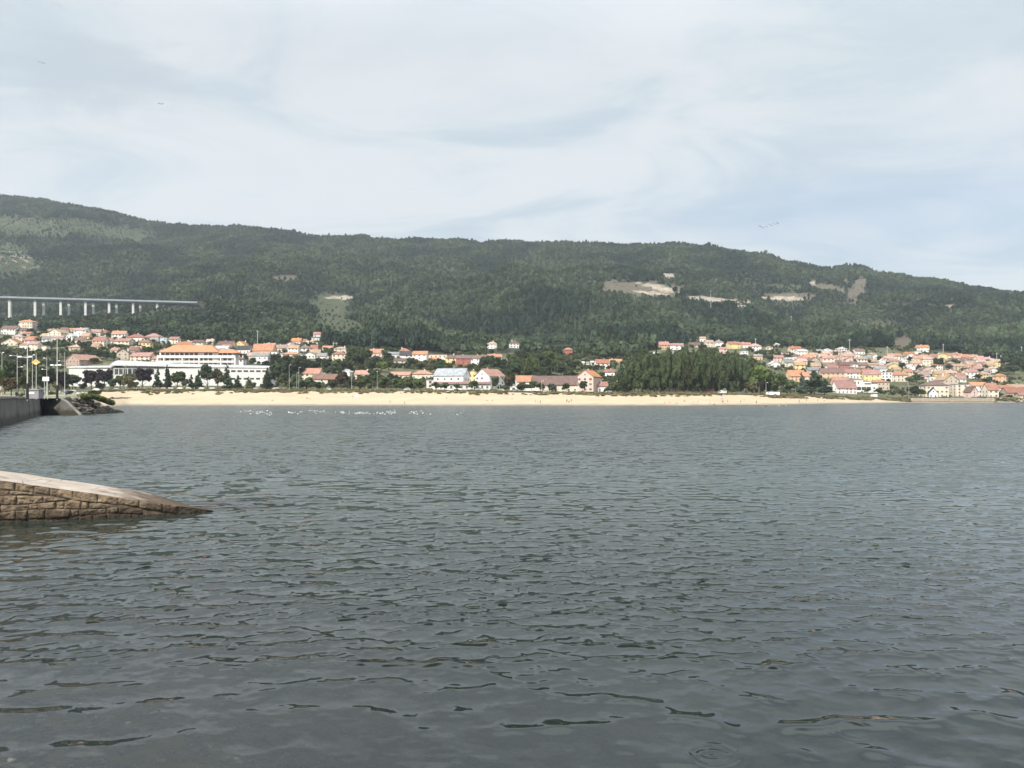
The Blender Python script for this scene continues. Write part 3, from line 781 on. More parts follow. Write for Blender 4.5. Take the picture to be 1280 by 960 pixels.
HS = """
31 412.5 20 9 4 cream orange h|3 407 12 3.5 5 white orange g|10 418 18 6 5 white brown e|25 418 11 4 4 pink brown e|21 428 12 7 3 cream pink h
36 426 16 4 1.5 cream orange e|11 432 20 2.5 7 cream orange g|42 438 12 7 4 cream red e|57 427 10 3.5 3 white grey e|55 438.5 6 5.5 0 cream grey f
69 425 18 8 6 cream tan g|79 420 8 5 6 white brown e|87 427 9 6 4 white white g|100 422 16 8 4 white pink e|89 415 14 3 2 cream orange e
99 430 11 4 4 cream brown e|118 420 12 4 4 cream red e|129 419 10 3 4 pink red h|123 433 16 6 6 cream red e|147 425 16 6.5 5 white orange e
92 438 13 4 3 beige tan h|143 443 10 4 4 cream orange e|152 450 14 8 6 beige brown g|168 427 22 4 6 white red h|190 427 18 5 6 grey red h
152 433 20 5.5 4.5 cream red e|180 436 14 7 4.5 yellow red h|168 440 13 2.5 4 pink pink e|175 452 25 5.5 6 cream red e|194 452 9 2 4 cream orange e
204 429 8 6 0 pale pale f|217 430 12 6 3 cream red e|229 437 24 4 7 cream orange h|247 434 12 6 3 cream brown e|281 436 20 4 6 cream brown e
276 440 16 2.5 5 white pale e|299 438 14 6 6 yellow orange g|304 442 19 4 6 white dark e|328 443 26 4 10.5 peach orange e|325 455 20 9 4.5 white grey e
350 440 15 4 5 cream pink e|364 440 14 5 5 white white g|343 444 7 4 0 white grey f|352 445 10 3 0 white grey f|363 449 23 5 5 cream orange h
380 441 15 4.5 5 white brown h|392 441 9 4 6 pink red e|387.5 448 14 3.5 4 white grey g|402 452 12 6 4.5 white grey e|396 421 9 3 3 white red e
394 425.5 10 3 0 white grey f|370 430 12 3 4 pink orange e|379 429 7 3 2 white red e|384 430 4 4 0 cream tan f|390 430 4.5 3 1.5 white tan e
395 432 5 3.5 0 cream grey f|409 438 12 2.5 3 white orange e|423.5 451 17 7 5 cream red h|425 442 16 5 3.5 cream tan h|433 470 10 4 4 white white g
453 475 19 6 6 white orange e|470 446 17 4 6 pink orange e|388 476 24 8 8 cream orange e|406 482 33 7 8 cream brown e
492 448 14 5 3 white grey e|508 450 17 5 6 white dark e|505 443 13 3 5 cream red h|500 458 15 6 3.5 cream brown e|525 453 18 9 5 white orange e
546 452 28 8 0 cream tan f|542 453 11 4 2 peach orange e|579 456 18 7 5 red brown e|564 455 13 6 6 yellow brown h|598 456 20 7 5 white brown e
618 450 17 3 4 cream orange e|636 457 4.5 9 0 white grey f|591 478 12 11 4 yellow orange g|657 484 24 6 9 white orange e|642 488.5 9 3.5 4 white white g
500 473 26 3 5 cream orange e|527 474 26 5 6.5 cream orange h|537 485 9 9 0 white pale f|753 461 17 6 6 white red e|770 455 15 2 3 cream orange e
763 471 12 5 4 white red e|723 457 3 2.4 1 white grey e|729 457 3 2.4 1 white white e|735 457 3.4 2.4 1 white grey e|741 456 4 2.6 1 white white e
710.5 443.5 11 5 4 red red h|615.5 436 12 5 4 white tan h|642.5 435 12 5 4 white brown h|830 437 13 5 5 peach red e|847 437 16 5 3 white red e
838 445 8 6 0 white grey f|820 445 5 5 0 white grey f|879 427 7 4 2 white tan e|887 434 10 6 3 cream tan e|899 434 11 6 3 white tan h|869 434 13 3 3 pink brown e
904 442 10 6 2 pink red e|918 436 15 6 3 yellow red e|932 435 14 4 3 white red e|931 445 8 6 0 white grey f|945 439 14 5 5 white pink h|948 450 10 5 2 peach grey e
962 437 8 2.5 2 white tan h|972 434 9 3 2 white white h|973 453 14 6 3 pink red e|969 459 12 4 3 white white g|995 442 14 5 4 cream red e
1003 445 13 6 2 white white e|982 444 8 3 2 white brown e|987 455 9 8 0 white grey f|1012 452 13 4 5 cream orange e|1003 452 8 3 3 pink red e
998 458 12 5 2 white tan e|1036 443 13 4 3 white white g|1037 455 14 6 4 cream red e|1053 441 11 5 2 white white h|997 477 21 6 9 peach orange e
1014 476 10 5 6 cream orange e|1043 474 28 7 7 peach brown e|1040 460 18 2.5 4 beige brown e|1019 466 16 2.5 4 grey grey e|1061 452 16 7 3 pink pink e
1075 443 12 4 3 white brown e|1074 448 9 3 0 white grey f|1057 463 13 6 4 red brown e|1078 455 12 6 2 white tan e|1079 460 13 2.5 4 beige brown e
1092 461 14 5 2 pink tan e|1092 455 11 3 3 white tan e|1104 456 8 4 3 white white g|1094 449 6 4 3 white tan g|1112 453 12 5 3 pink pink e
1121 450 13 4 4 cream red e|1117 462 12 4 4 yellow yellow g|1092 477 20 8 7 yellow red e|1067 473 22 6 6 white red e|1109 477 13 11 0 white pale f
1125 477 21 7 6 cream orange h|1102 487 20 8 4.5 beige orange h|1053 485 20 6 8 peach orange e|1093 491 8 11 0 white grey f|1043 489 13 6 0 white pale f
1155 439.5 14 4 4 white orange e|1148 443 7 3.5 0 white grey f|1138 446 12 3 3 cream orange e|1124 450 8 3 3 white red e|1131.5 456 7 5 3 white white g
1148 452 10 3 4 cream orange e|1156 449 12 2.5 3 pink orange e|1147 458 11 4 2 white red e|1160 458 12 8 0 cream tan f|1179 450 16 4 4 yellow pink g
1141 465 7 5 4 white white g|1158 468 15 5 3 beige brown e|1197 447 15 2.5 3.5 cream orange h|1198 463 16 5 3 beige tan e|1168 476 10 4.5 0 white grey f
1159 474 5 4 1.5 pink tan e|1202 478 12 4 0 white grey f|1215 473 15 7 3.5 white red e|1203 478 9 4 3 white pink e|1240 462 10 5 3 cream tan e
1237 456 14 2.5 2 yellow tan e|1214 460 9 4 2 pink tan e|1203 459 8 4 0 beige grey f|1226 459 9 3 3 pink red e|1221 465 14 2.5 3 pink brown e
1252 478 12 7 4 peach orange h|1257 491 15 5 4 cream red e|1276 491 24 4 7 beige tan e|1262 463 5 2.5 1.5 white white g|1264.5 448 4 3.5 0 white grey f
1276 443 7 4 0 cream grey f|1218 449 10 2.5 3 pink orange e|1226 451 10 3 3 white orange e|1236 452 11 3 3 cream pink h|1246 455 12 3 3 pink tan e
1206 449 12 3 3 cream orange e|1172 469 12 4 3 beige pink e|1186 470 12 4 3 pink tan e|1140 474 10 3 3 cream tan e|1176 456 10 4 2 beige pink e
1230 471 11 3 2.5 white tan e|1243 474 12 3 2 beige grey e|1085 468 12 4 3 white red e|1122 466 9 4 3 beige tan e|1029 449 9 3 3 cream tan e|1020 458 10 4 3 white grey e
1048 450 8 4 2 beige red e|1068 459 9 4 3 white brown e|1104 464 11 4 3 cream red e|1187 447 8 3 2 white red e|1168 450 9 4 3 cream red e|62 417 9 3 3 white tan e
135 430 9 4 3 white red e|110 431 8 4 2 beige brown e|34 420 10 3 2 beige red e|48 418 5 3 0 white grey f|262 430 9 3 3 beige tan e|1280 499 10 5 3 beige red e
"""
WALLS['pale'] = plaster('wall_pale', (0.55, 0.62, 0.70)); ROOFS['yellow'] = ROOFS['tan']; RN['yellow'] = 'tan'
for e in HS.replace('\n', '|').split('|'):
    q = e.split()
    if len(q) < 8: continue
    v = list(map(float, q[:5]))
    if q[7] != 'f' and v[4] > 3: v[4] *= .8; v[3] += 1.0
    house(*v, q[5], q[6], q[7])

def fillers():
    r = random.Random(21); n = 0
    for t in range(4000):
        if n >= 78: break
        right = n < 52
        if right: P = r.uniform(985, 1252); lo = np.interp(P, [985, 1060, 1150, 1252], [444, 445, 449, 456]); py = r.uniform(lo, 476 if P > 1120 else 466)
        else: P = r.uniform(0, 420); lo = np.interp(P, [0, 100, 200, 420], [410, 420, 430, 436]); py = r.uniform(lo, lo + 26)
        q = place(P, py); w = r.uniform(7, 12)
        if any((q.x - a) ** 2 + (q.y + 4 - b_) ** 2 < (c_ + w * .42) ** 2 for a, b_, c_ in FOOT): continue
        s_ = FPX / q.y
        house(P, py, w * s_, r.uniform(3, 6) * s_, r.uniform(2, 3.4) * s_, r.choice(('white', 'cream', 'white', 'beige', 'pink', 'yellow')), r.choice(('orange', 'red', 'pink', 'pink', 'tan', 'tan', 'brown', 'grey')), r.choice('eegh')); n += 1
    print('FILL', n)
fillers()
# buildings with a face of their own
house(96, 459, 24, 9, 7, 'brick', 'orange', 'g', yaw=-22, dep=22, label='large brick-coloured house with broad orange gabled roof behind left seawall promenade')
house(612, 487, 24, 17, 9, 'white', 'orange', 'g', yaw=-38, dep=17, label='big white gabled house with steep orange roof facing the beach')
house(694, 490, 56, 9, 11, 'cream', 'brown', 'e', yaw=3, dep=15, label='long cream building under wide brown tiled roof behind the beach')
house(738, 489.5, 22, 19, 8, 'pink', 'orange', 'g', yaw=-25, dep=17, doors=False, label='tall pinkish-white gable-fronted house with orange roof left of grove')
house(753, 489.5, 13, 7, 5, 'white', 'red', 'e', yaw=0, dep=9, label='small white annexe with red roof against tall pinkish house')
house(1058, 492, 26, 7, 9, 'white', 'red', 'e', yaw=8, dep=10, label='white house with steep red roof beside the dark cedar')
house(1172, 497, 28, 15, 6, 'cream', 'brown', 'h', yaw=0, dep=12, d=640, label='cream two-storey house with wide brown hipped roof above right seawall')
house(1188, 497, 19, 22, 7, 'beige', 'tan', 'g', yaw=6, dep=14, d=652, label='tallest beige gable-fronted house above the right seawall')
house(1169, 497.2, 10, 6, 6, 'white', 'navy', 'g', yaw=-20, dep=8, d=624, label='small white gabled house with dark navy roof on right seawall')
house(1203, 497, 15, 16, 0, 'cream', 'grey', 'f', yaw=0, dep=10, d=640, label='cream flat-roofed house with rows of windows above right seawall')
house(1217, 496.5, 10, 7, 6, 'pink', 'brown', 'g', yaw=10, dep=8, d=628, label='small pink gabled house with brown roof above right seawall')
house(1226, 497, 19, 15, 4, 'white', 'orange', 'e', yaw=-4, dep=11, d=645, label='broad plain white house with low orange roof above right seawall')
house(1242, 497, 13, 10, 8, 'cream', 'orange', 'e', yaw=0, dep=9, d=634, label='cream house with steep orange roof at end of right seawall')
house(1274, 498.6, 32, 8, 6, 'stone', 'red', 'e', yaw=3, dep=9, d=660, label='long low stone house with red roof behind the shore boulders')

def modern_house():
    P, py, d = 1077, 491.5, 668; s = d / FPX
    r = empty('house', ((P - 640) / FPX * d, d + 5, zz(d, py))); w = 13 * s; h = 17 * s
    FOOT.append((r.location.x, r.location.y, w + 2))
    m = MB(); m.box(-w, w, -5, 5, -3, h * .55); m.box(-w, w * .2, -4.2, 5, h * .553, h); m.box(w * .203, w, -3.6, 5, h * .553, h * .86); m.build('walls', WALLS['white'], r)
    m = MB(); m.box(-w - .4, w * .22, -4.8, 5.4, h + .01, h + .35); m.box(w * .21 + .05, w + .3, -4, 5.4, h * .863, h * .863 + .3); m.build('roof', ROOFS['pale'], r)
    for i in range(4):
        m = MB(); x0 = -w + .6 + i * (2 * w - 1) / 4; m.box(x0, x0 + (2 * w - 1) / 4 - .6, -5.08, -4.9, h * .22, h * .47); m.build('window', M_GLASS, r)
    for i in range(3):
        m = MB(); x0 = -w + .8 + i * 2.6; m.box(x0, x0 + 1.1, -4.28, -4.1, h * .68, h * .86); m.build('window', M_SHUT, r)
    m = MB(); m.box(w * .35, w * .95, -3.68, -3.5, h * .63, h * .74); m.build('window', M_GLASS, r)
    m = MB()
    for i in range(22): m.box(-w + i * w * 2 / 21 - .03, -w + i * w * 2 / 21 + .03, -5.0, -4.94, h * .553, h * .553 + .9)
    m.box(-w, w, -5.03, -4.91, h * .553 + .9, h * .553 + .98); m.build('balustrade', M_WHITE, r)
    tag(r, 'modern white house with four big dark windows beside red-roofed house on right shore', 'house', 'village houses', P)
modern_house()

def hall():
    d = 545; s = d / FPX; X = lambda P: (P - 640) / FPX * d; Z = lambda py: zz(d, py)
    r = empty('sports_hall', (X(210), d, Z(484))); ox, oz = r.location.x, r.location.z
    def bx(m, P0, P1, y0, y1, r0, r1, mi=0): m.box(X(P0) - ox, X(P1) - ox, y0, y1, Z(r0) - oz, Z(r1) - oz, mi)
    FOOT.append((X(120), d + 15, 34)); FOOT.append((X(180), d + 15, 34)); FOOT.append((X(240), d + 15, 34)); FOOT.append((X(300), d + 15, 34)); FOOT.append((X(85), d + 12, 24))
    m = MB(); bx(m, 86, 139, 0, 22, 492, 461); bx(m, 139.2, 206, 1.5, 30, 492, 459.5); bx(m, 206.2, 334, 0, 26, 492, 460.5)
    m.build('walls', plaster('hall_render', (.70, .69, .67)), r)
    def barrel(m, P0, P1, y0, y1, zb0, zb1, rise0, rise1, n=8, t=.4):
        # a low curved shell spanning front to back
        for i in range(n):
            a0, a1 = i / n, (i + 1) / n
            ya, yb = y0 + (y1 - y0) * a0, y0 + (y1 - y0) * a1
            f = lambda a: math.sin(math.pi * (0.08 + 0.92 * a) * 0.98)
            p = []
            for (P, zb, ri) in ((P0, zb0, rise0), (P1, zb1, rise1)):
                p.append([(X(P) - ox, ya, zb + ri * f(a0)), (X(P) - ox, yb, zb + ri * f(a1))])
            bot = [p[0][0], p[1][0], p[1][1], p[0][1]]
            m.hexa(bot + [(q[0], q[1], q[2] + t) for q in bot])
    m = MB()
    barrel(m, 83, 139.5, -.35, 23, Z(460.9) - oz, Z(460.9) - oz, 1.9, 2.4)
    barrel(m, 137, 207, -.3, 31, Z(459.3) - oz, Z(460) - oz, 5.4, 4.0)
    barrel(m, 206, 337, -.35, 27, Z(460.2) - oz, Z(461.5) - oz, 3.6, 2.4)
    m.build('curved_roof', ROOFS['white'], r)
    m = MB()
    for i in range(9): bx(m, 142 + i * 5.6, 147 + i * 5.6, 1.40, 1.48, 468, 461)
    g = m.build('glazing', M_GLASS, r)
    m = MB()
    for i in range(10): bx(m, 141.3 + i * 5.6, 141.9 + i * 5.6, 1.2, 1.45, 469, 460.5)
    m.build('mullions', M_WHITE, g)
    for i in range(6):
        m = MB(); bx(m, 289 + i * 7.8, 294.5 + i * 7.8, -.08, .1, 465, 462.8); m.build('window', M_GLASS, r)
        m = MB(); bx(m, 289 + i * 7.8, 294 + i * 7.8, -.08, .1, 474.5, 472.3); m.build('window', M_GLASS, r)
    for P0 in (97,):
        m = MB(); bx(m, P0, P0 + 1.2, -.08, .1, 473, 468.5); m.build('window', M_GLASS, r)
    tag(r, 'long white sports hall with curved roofs behind the beachfront trees', 'hall', None, 200)
hall()

def apartments():
    d = 628; s = d / FPX; X = lambda P: (P - 640) / FPX * d; Z = lambda py: zz(d, py)
    r = empty('apartment_block', (X(243), d, Z(466))); ox, oz = r.location.x, r.location.z
    def bx(m, P0, P1, y0, y1, r0, r1, mi=0): m.box(X(P0) - ox, X(P1) - ox, y0, y1, Z(r0) - oz, Z(r1) - oz, mi)
    for q in (215, 245, 275): FOOT.append((X(q), d + 8, 14))
    m = MB()
    bx(m, 198, 272, 2, 15, 476, 440.5); bx(m, 272.1, 291, 2, 14, 476, 441.4)                       # recessed body
    for (a, b_) in ((447.4, 444.2), (453.2, 451.0), (460.5, 457.6)):
        bx(m, 196, 294, 0, 1.99, a, b_)                      # balcony fronts
    for P in (196, 204, 227, 248, 275, 293): bx(m, P, P + 1.4, -.15, 1.97, 470, 447.42 if P < 290 else 447.42)
    m.build('walls', WALLS['white'], r)
    m = MB()
    x0, x1 = X(199) - ox, X(273) - ox; z0 = Z(440.3) - oz
    m.box(x0, x1, -1, 16, z0, z0 + .25)
    t = Z(430.8) - oz
    m.hexa([(x0, -1, z0 + .253), (x1, -1, z0 + .253), (x1, 16, z0 + .253), (x0, 16, z0 + .253), (x0 + 9, 7, t), (x1 - 8, 7, t), (x1 - 8, 8, t), (x0 + 9, 8, t)])
    x2 = X(297) - ox; t2 = Z(436) - oz; m.hexa([(x1 + .05, -1, z0 - .6), (x2, -1, z0 - .6), (x2, 15, z0 - .6), (x1 + .05, 15, z0 - .6), (x1 + .05, 6, t2), (x2 - 6, 6, t2), (x2 - 6, 7, t2), (x1 + .05, 7, t2)])
    rf = m.build('roof', simple('fresh_orange_tiles', (.52, .235, .13), .85, .18, .4), r)
    for P, y_, zt in ((219, 2.6, 437), (226, 3.6, 434.5), (249, 3.2, 435.5), (268, 2.8, 436.5)):
        m = MB(); bx(m, P, P + 1.0, y_, y_ + .8, zt + 2, zt - 1.2); m.build('chimney', WALLS['brick'], rf)
    for row0, row1 in ((443.8, 441), (450.6, 447.8), (457.2, 454.0)):
        for i in range(15):
            P0 = 200 + i * 6.0
            if random.random() < .12: continue
            m = MB(); bx(m, P0, P0 + 4.2, 1.9 if 0 else 1.93, 2.1, row0, row1); m.build('window', M_GLASS if random.random() < .8 else M_SHUT, r)
    tag(r, 'cream apartment block with long orange hipped roof above the white hall', 'apartment building', None, 243)
apartments()

def warehouse():
    d = 520; s = d / FPX; X = lambda P: (P - 640) / FPX * d; Z = lambda py: zz(d, py)
    r = empty('warehouse', (X(564), d + 8, Z(487)), math.radians(-17)); FOOT.append((X(564), d + 8, 17)); FOOT.append((X(598), d + 3, 8))
    w, dp, h, rh = 21.5, 14, 9.5, 4.8
    m = MB(); gable_wall(m, w, dp, h, rh, 'x'); m.build('walls', WALLS['white'], r)
    m = MB(); gable_roof(m, w, dp, h, rh, 'x', .5); m.build('roof', ROOFS['pale'], r)
    for i in range(4): link('window', window_mesh(1.3, 1.2, 'w'), r, (-w / 2 + 3 + i * 5, -dp / 2, 6.6))
    for y in (-3.6, 0, 3.6):
        o = link('window', window_mesh(1.2, 1.8, 'w'), r, (w / 2, y, 6.2)); o.rotation_euler = (0, 0, math.pi / 2)
    o = link('window', window_mesh(1.0, 1.6, 'w'), r, (w / 2, 0, 10.2)); o.rotation_euler = (0, 0, math.pi / 2)
    tag(r, 'white warehouse with pale grey metal gabled roof facing the beach', 'warehouse', None, 564)
    d2 = 508; X2 = lambda P: (P - 640) / FPX * d2
    a = empty('arcade', (X2(577), d2, zz(d2, 487.5))); L = 36 * d2 / FPX
    m = MB(); m.box(-L, L, 0, 5, -2, 4.0); m.build('walls', WALLS['white'], a)
    m = MB(); m.hexa([(-L - .4, -1, 3.9), (L + .4, -1, 3.9), (L + .4, 5.6, 5.4), (-L - .4, 5.6, 5.4), (-L - .4, -1, 4.15), (L + .4, -1, 4.15), (L + .4, 5.6, 5.7), (-L - .4, 5.6, 5.7)])
    m.build('roof', ROOFS['red'], a)
    for i in range(11): link('window', window_mesh(1.3, 1.5, 'w'), a, (-L + 2 + i * (2 * L - 4) / 10, 0, 1.2))
    tag(a, 'low white building with long red lean-to roof in front of warehouse', 'building', None, 577)
    FOOT.append((X2(550), d2 + 3, 8)); FOOT.append((X2(577), d2 + 3, 9)); FOOT.append((X2(600), d2 + 3, 9))
warehouse()

# ------------------------------------------------------------------ undergrowth between the houses, dune grass
def undergrowth():
    n = 15000
    P = rng.uniform(-120, 1420, n); D, Z = knots(P)
    t = rng.random(n); d = D[3] + 12 + (D[6] + 25 - D[3] - 12) * t ** 0.8
    x = (P - 640) / FPX * d
    keep = fbm(x / 45, d / 45, 91, 3) > np.where(P > 980, 0.50, 0.45)
    keep &= ~((P < 125) & (d < 470))
    for (fx, fy, fr) in FOOT: keep &= ((x - fx) ** 2 + (d - fy) ** 2) > fr * fr
    P, d, x = P[keep], d[keep], x[keep]
    z = height(P, d)
    h = rng.uniform(1.6, 5.2, len(P)) * np.where(P > 980, 0.8, 1.0); w = h * rng.uniform(0.8, 1.5, len(P))
    pr = []
    for i, tn in enumerate(('green', 'dark', 'olive', 'bright')):
        pr.append(proto(crown_mesh('shrub_' + tn, 'shrub', 300 + i, 110, 0.12), LEAF[tn]))
    idx = rng.choice(4, len(P), p=[.42, .33, .2, .05])
    print('UNDER', len(P))
    scatter('undergrowth', np.stack([x, d, z - 0.2], -1), np.stack([w, w, h], -1), rng.uniform(0, 6.28, len(P)), idx, pr,
            'green bushes and garden scrub filling the ground between the village houses', 'undergrowth')
undergrowth()
forest()
def dune_grass():
    mb_v = []; r = np.random.default_rng(5)
    Pp = np.stack([r.uniform(-.5, .5, 70), r.uniform(-.5, .5, 70), r.uniform(.1, .6, 70)], -1); Nn = np.tile([0, -0.6, 0.4], (70, 1)).astype(float)
    V = leaf_quads(Pp, Nn, 0.16, r); V[:, 2] = np.clip(V[:, 2], -.1, 2); me = mesh_np('grass_tuft', V, np.arange(len(V)).reshape(-1, 4))
    m1 = leaf('dune_grass_dry', (0.20, 0.17, 0.08), (0.34, 0.28, 0.14), 0.25); m2 = leaf('dune_grass_green', (0.10, 0.11, 0.04), (0.18, 0.18, 0.07), 0.25)
    me2 = me.copy(); pr = [proto(me, m1), proto(me2, m2)]
    n = 9000
    P = rng.uniform(125, 1400, n); D, Z = knots(P); t = rng.normal(0.18, 0.20, n)
    d = D[2] + 45 * t
    d = np.where((P > 960) & (P < 1140), D[2] - 20 + 50 * rng.random(n), d)
    x = (P - 640) / FPX * d
    keep = (fbm(x / 12, d / 9, 13, 2) > 0.42) & ~((P > 1138) & (P < 1243) & (d < 619))
    P, d, x = P[keep], d[keep], x[keep]; z = height(P, d); s = rng.uniform(.5, 1.5, len(P))
    scatter('dune_grass', np.stack([x, d, z], -1), np.stack([s * 1.6, s * 1.6, s], -1), rng.uniform(0, 6.28, len(P)), rng.choice(2, len(P), p=[.6, .4]), pr,
            'dry dune grass along the top of the sandy beach', 'grass')
dune_grass()

# ------------------------------------------------------------------ individual trees
def T(P, py, hpx, wpx, kind, tone, phr, group, dmin=380, d=None):
    if d is not None: loc = Vector(((P - 640) / FPX * d, d, zz(d, py)))
    else: loc = place(P, py, dmin)
    s = loc.y / FPX
    kn = dict(broad='round-crowned tree', poplar='poplar', conifer='pointed conifer', cedar='spreading cedar', shrub='shrub')[kind]
    tn = dict(green='green', dark='dark green', purple='dark purple', olive='olive green', bright='yellow-green', poplar='tall green', rust='rusty green', blue='bluish green')[tone]
    sz = '' if tone == 'poplar' else ('big ' if hpx > 24 else ('small ' if hpx < 12 else ''))
    return tree(loc, hpx * s, wpx * s, kind, tone, '%s%s %s %s' % (sz, tn, kn, phr), P, group)
B = 'among beachfront trees before white hall'
for a in [(62, 488, 26, 18, 'broad', 'dark'), (76, 488, 27, 16, 'broad', 'dark'), (91, 487, 22, 20, 'broad', 'dark'), (114, 487, 28, 24, 'broad', 'purple'), (131, 487, 26, 24, 'broad', 'purple'),
          (150, 487, 20, 17, 'broad', 'green'), (160, 489, 25, 20, 'broad', 'olive'), (178, 486, 26, 27, 'broad', 'purple'), (197, 486, 27, 15, 'conifer', 'dark'),
          (209, 486, 31, 15, 'conifer', 'dark'), (222, 486, 22, 24, 'broad', 'green'), (232, 486, 14, 11, 'broad', 'olive'), (248, 486, 25, 15, 'conifer', 'dark'),
          (259, 486, 31, 20, 'broad', 'dark'), (272, 486, 28, 21, 'broad', 'olive'), (284, 486, 31, 18, 'conifer', 'dark'), (297, 486, 18, 15, 'conifer', 'dark'),
          (311, 486, 16, 14, 'conifer', 'green'), (334, 486, 27, 18, 'conifer', 'dark'), (141, 488, 17, 14, 'broad', 'dark'), (239, 486, 19, 12, 'conifer', 'dark')]:
    T(*a, B, 'beachfront trees', dmin=440)
B = 'in dark belt above the beach'
for a in [(345, 484, 34, 20, 'broad', 'dark'), (356, 480, 34, 22, 'broad', 'dark'), (369, 476, 32, 24, 'broad', 'dark'), (382, 468, 22, 20, 'broad', 'dark'), (352, 486, 20, 17, 'broad', 'green'),
          (372, 486, 20, 18, 'broad', 'green'), (385, 486, 15, 16, 'broad', 'green'), (396, 487, 10, 13, 'broad', 'dark'), (394, 464, 15, 18, 'broad', 'dark'), (407, 463, 15, 18, 'broad', 'dark'),
          (420, 463, 14, 17, 'broad', 'green'), (433, 464, 14, 16, 'broad', 'dark'), (446, 462, 27, 22, 'broad', 'dark'), (457, 457, 26, 20, 'broad', 'green'), (440, 452, 18, 18, 'broad', 'green'),
          (466, 466, 20, 18, 'broad', 'dark'), (476, 466, 16, 18, 'broad', 'bright'), (486, 463, 13, 16, 'broad', 'bright'), (427, 487, 23, 20, 'broad', 'rust'), (414, 487, 14, 14, 'broad', 'olive'),
          (455, 487, 19, 20, 'broad', 'green'), (470, 484, 23, 22, 'broad', 'dark'), (481, 487, 16, 19, 'broad', 'green'), (495, 487, 16, 18, 'broad', 'green'), (508, 486, 16, 17, 'broad', 'green'),
          (522, 487, 16, 16, 'broad', 'green'), (442, 487, 15, 15, 'broad', 'olive'), (514, 459, 12, 11, 'broad', 'dark'), (538, 468, 14, 18, 'broad', 'olive'), (547, 468, 17, 15, 'broad', 'dark'),
          (525, 462, 10, 14, 'broad', 'olive'), (362, 468, 24, 22, 'broad', 'dark'), (376, 460, 16, 18, 'broad', 'dark')]:
    T(*a, B, 'trees of the dark belt', dmin=440)
B = 'before houses along the beach'
for a in [(545, 488, 12, 13, 'broad', 'green'), (556, 488, 11, 13, 'broad', 'green'), (571, 488, 10, 11, 'broad', 'green'), (593, 488, 14, 17, 'broad', 'green'), (620, 488, 19, 14, 'broad', 'dark'),
          (634, 489, 22, 14, 'broad', 'rust'), (651, 489, 12, 14, 'broad', 'olive'), (665, 490, 14, 15, 'broad', 'green'), (676, 490, 13, 14, 'broad', 'green'), (690, 490, 12, 13, 'broad', 'blue'),
          (708, 491, 14, 13, 'broad', 'green'), (728, 491, 15, 14, 'broad', 'dark'), (768, 492, 14, 14, 'broad', 'green'), (658, 489, 9, 9, 'broad', 'bright')]:
    T(*a, B, 'small trees along the beach road', dmin=440)
B = 'in dark wood above brown-roofed building'
for i in range(30):
    P = 606 + (i * 37 % 116) + random.uniform(-2, 2); py = 462 + (i % 5) * 4.5
    if P > 700 and py < 470 and i % 3 == 0: continue
    T(P, py, (random.uniform(8, 14) if P > 690 else random.uniform(20, 30)) if P > 640 else random.uniform(14, 22), random.uniform(18, 24), 'broad', 'dark' if random.random() < .75 else 'green', B, 'trees of the dark wood', dmin=440)
B = 'in the beach grove'
env = [(770, 468), (780, 458), (788, 446), (797, 439), (806, 437), (830, 439), (848, 437), (866, 434), (884, 437), (905, 438), (925, 442), (945, 450), (960, 460)]
def top(P): return np.interp(P, [a for a, b in env], [b for a, b in env])
for i in range(22):
    P = 775 + i * 8.8 + random.uniform(-2, 2); h = (492 - top(P)) * 1.04 + random.uniform(-9, 3)
    T(P, 492.3, h, random.uniform(19, 25), 'poplar', 'poplar', 'at front of beach grove', 'poplars of the beach grove', dmin=440)
for i in range(24):
    P = 779 + i * 7.9 + random.uniform(-2, 2); h = (489.5 - top(P)) * 1.05 + random.uniform(-3, 6)
    T(P, 489.5, h, random.uniform(19, 25), 'poplar', random.choice(('poplar', 'poplar', 'dark', 'green')), 'at back of beach grove', 'poplars of the beach grove', dmin=440)
B = 'right of the poplars'
for a in [(949, 492.5, 41, 34, 'broad', 'bright'), (962, 492.5, 33, 26, 'broad', 'green'), (976, 493, 30, 26, 'broad', 'green'), (988, 493.5, 22, 20, 'broad', 'green'), (1002, 493.5, 30, 15, 'conifer', 'blue'),
          (1018, 494, 30, 34, 'cedar', 'dark'), (1031, 494, 20, 20, 'cedar', 'dark'), (940, 493, 20, 20, 'broad', 'olive')]:
    T(*a, B, 'trees beside the grove', dmin=440)
B = 'among right village houses'
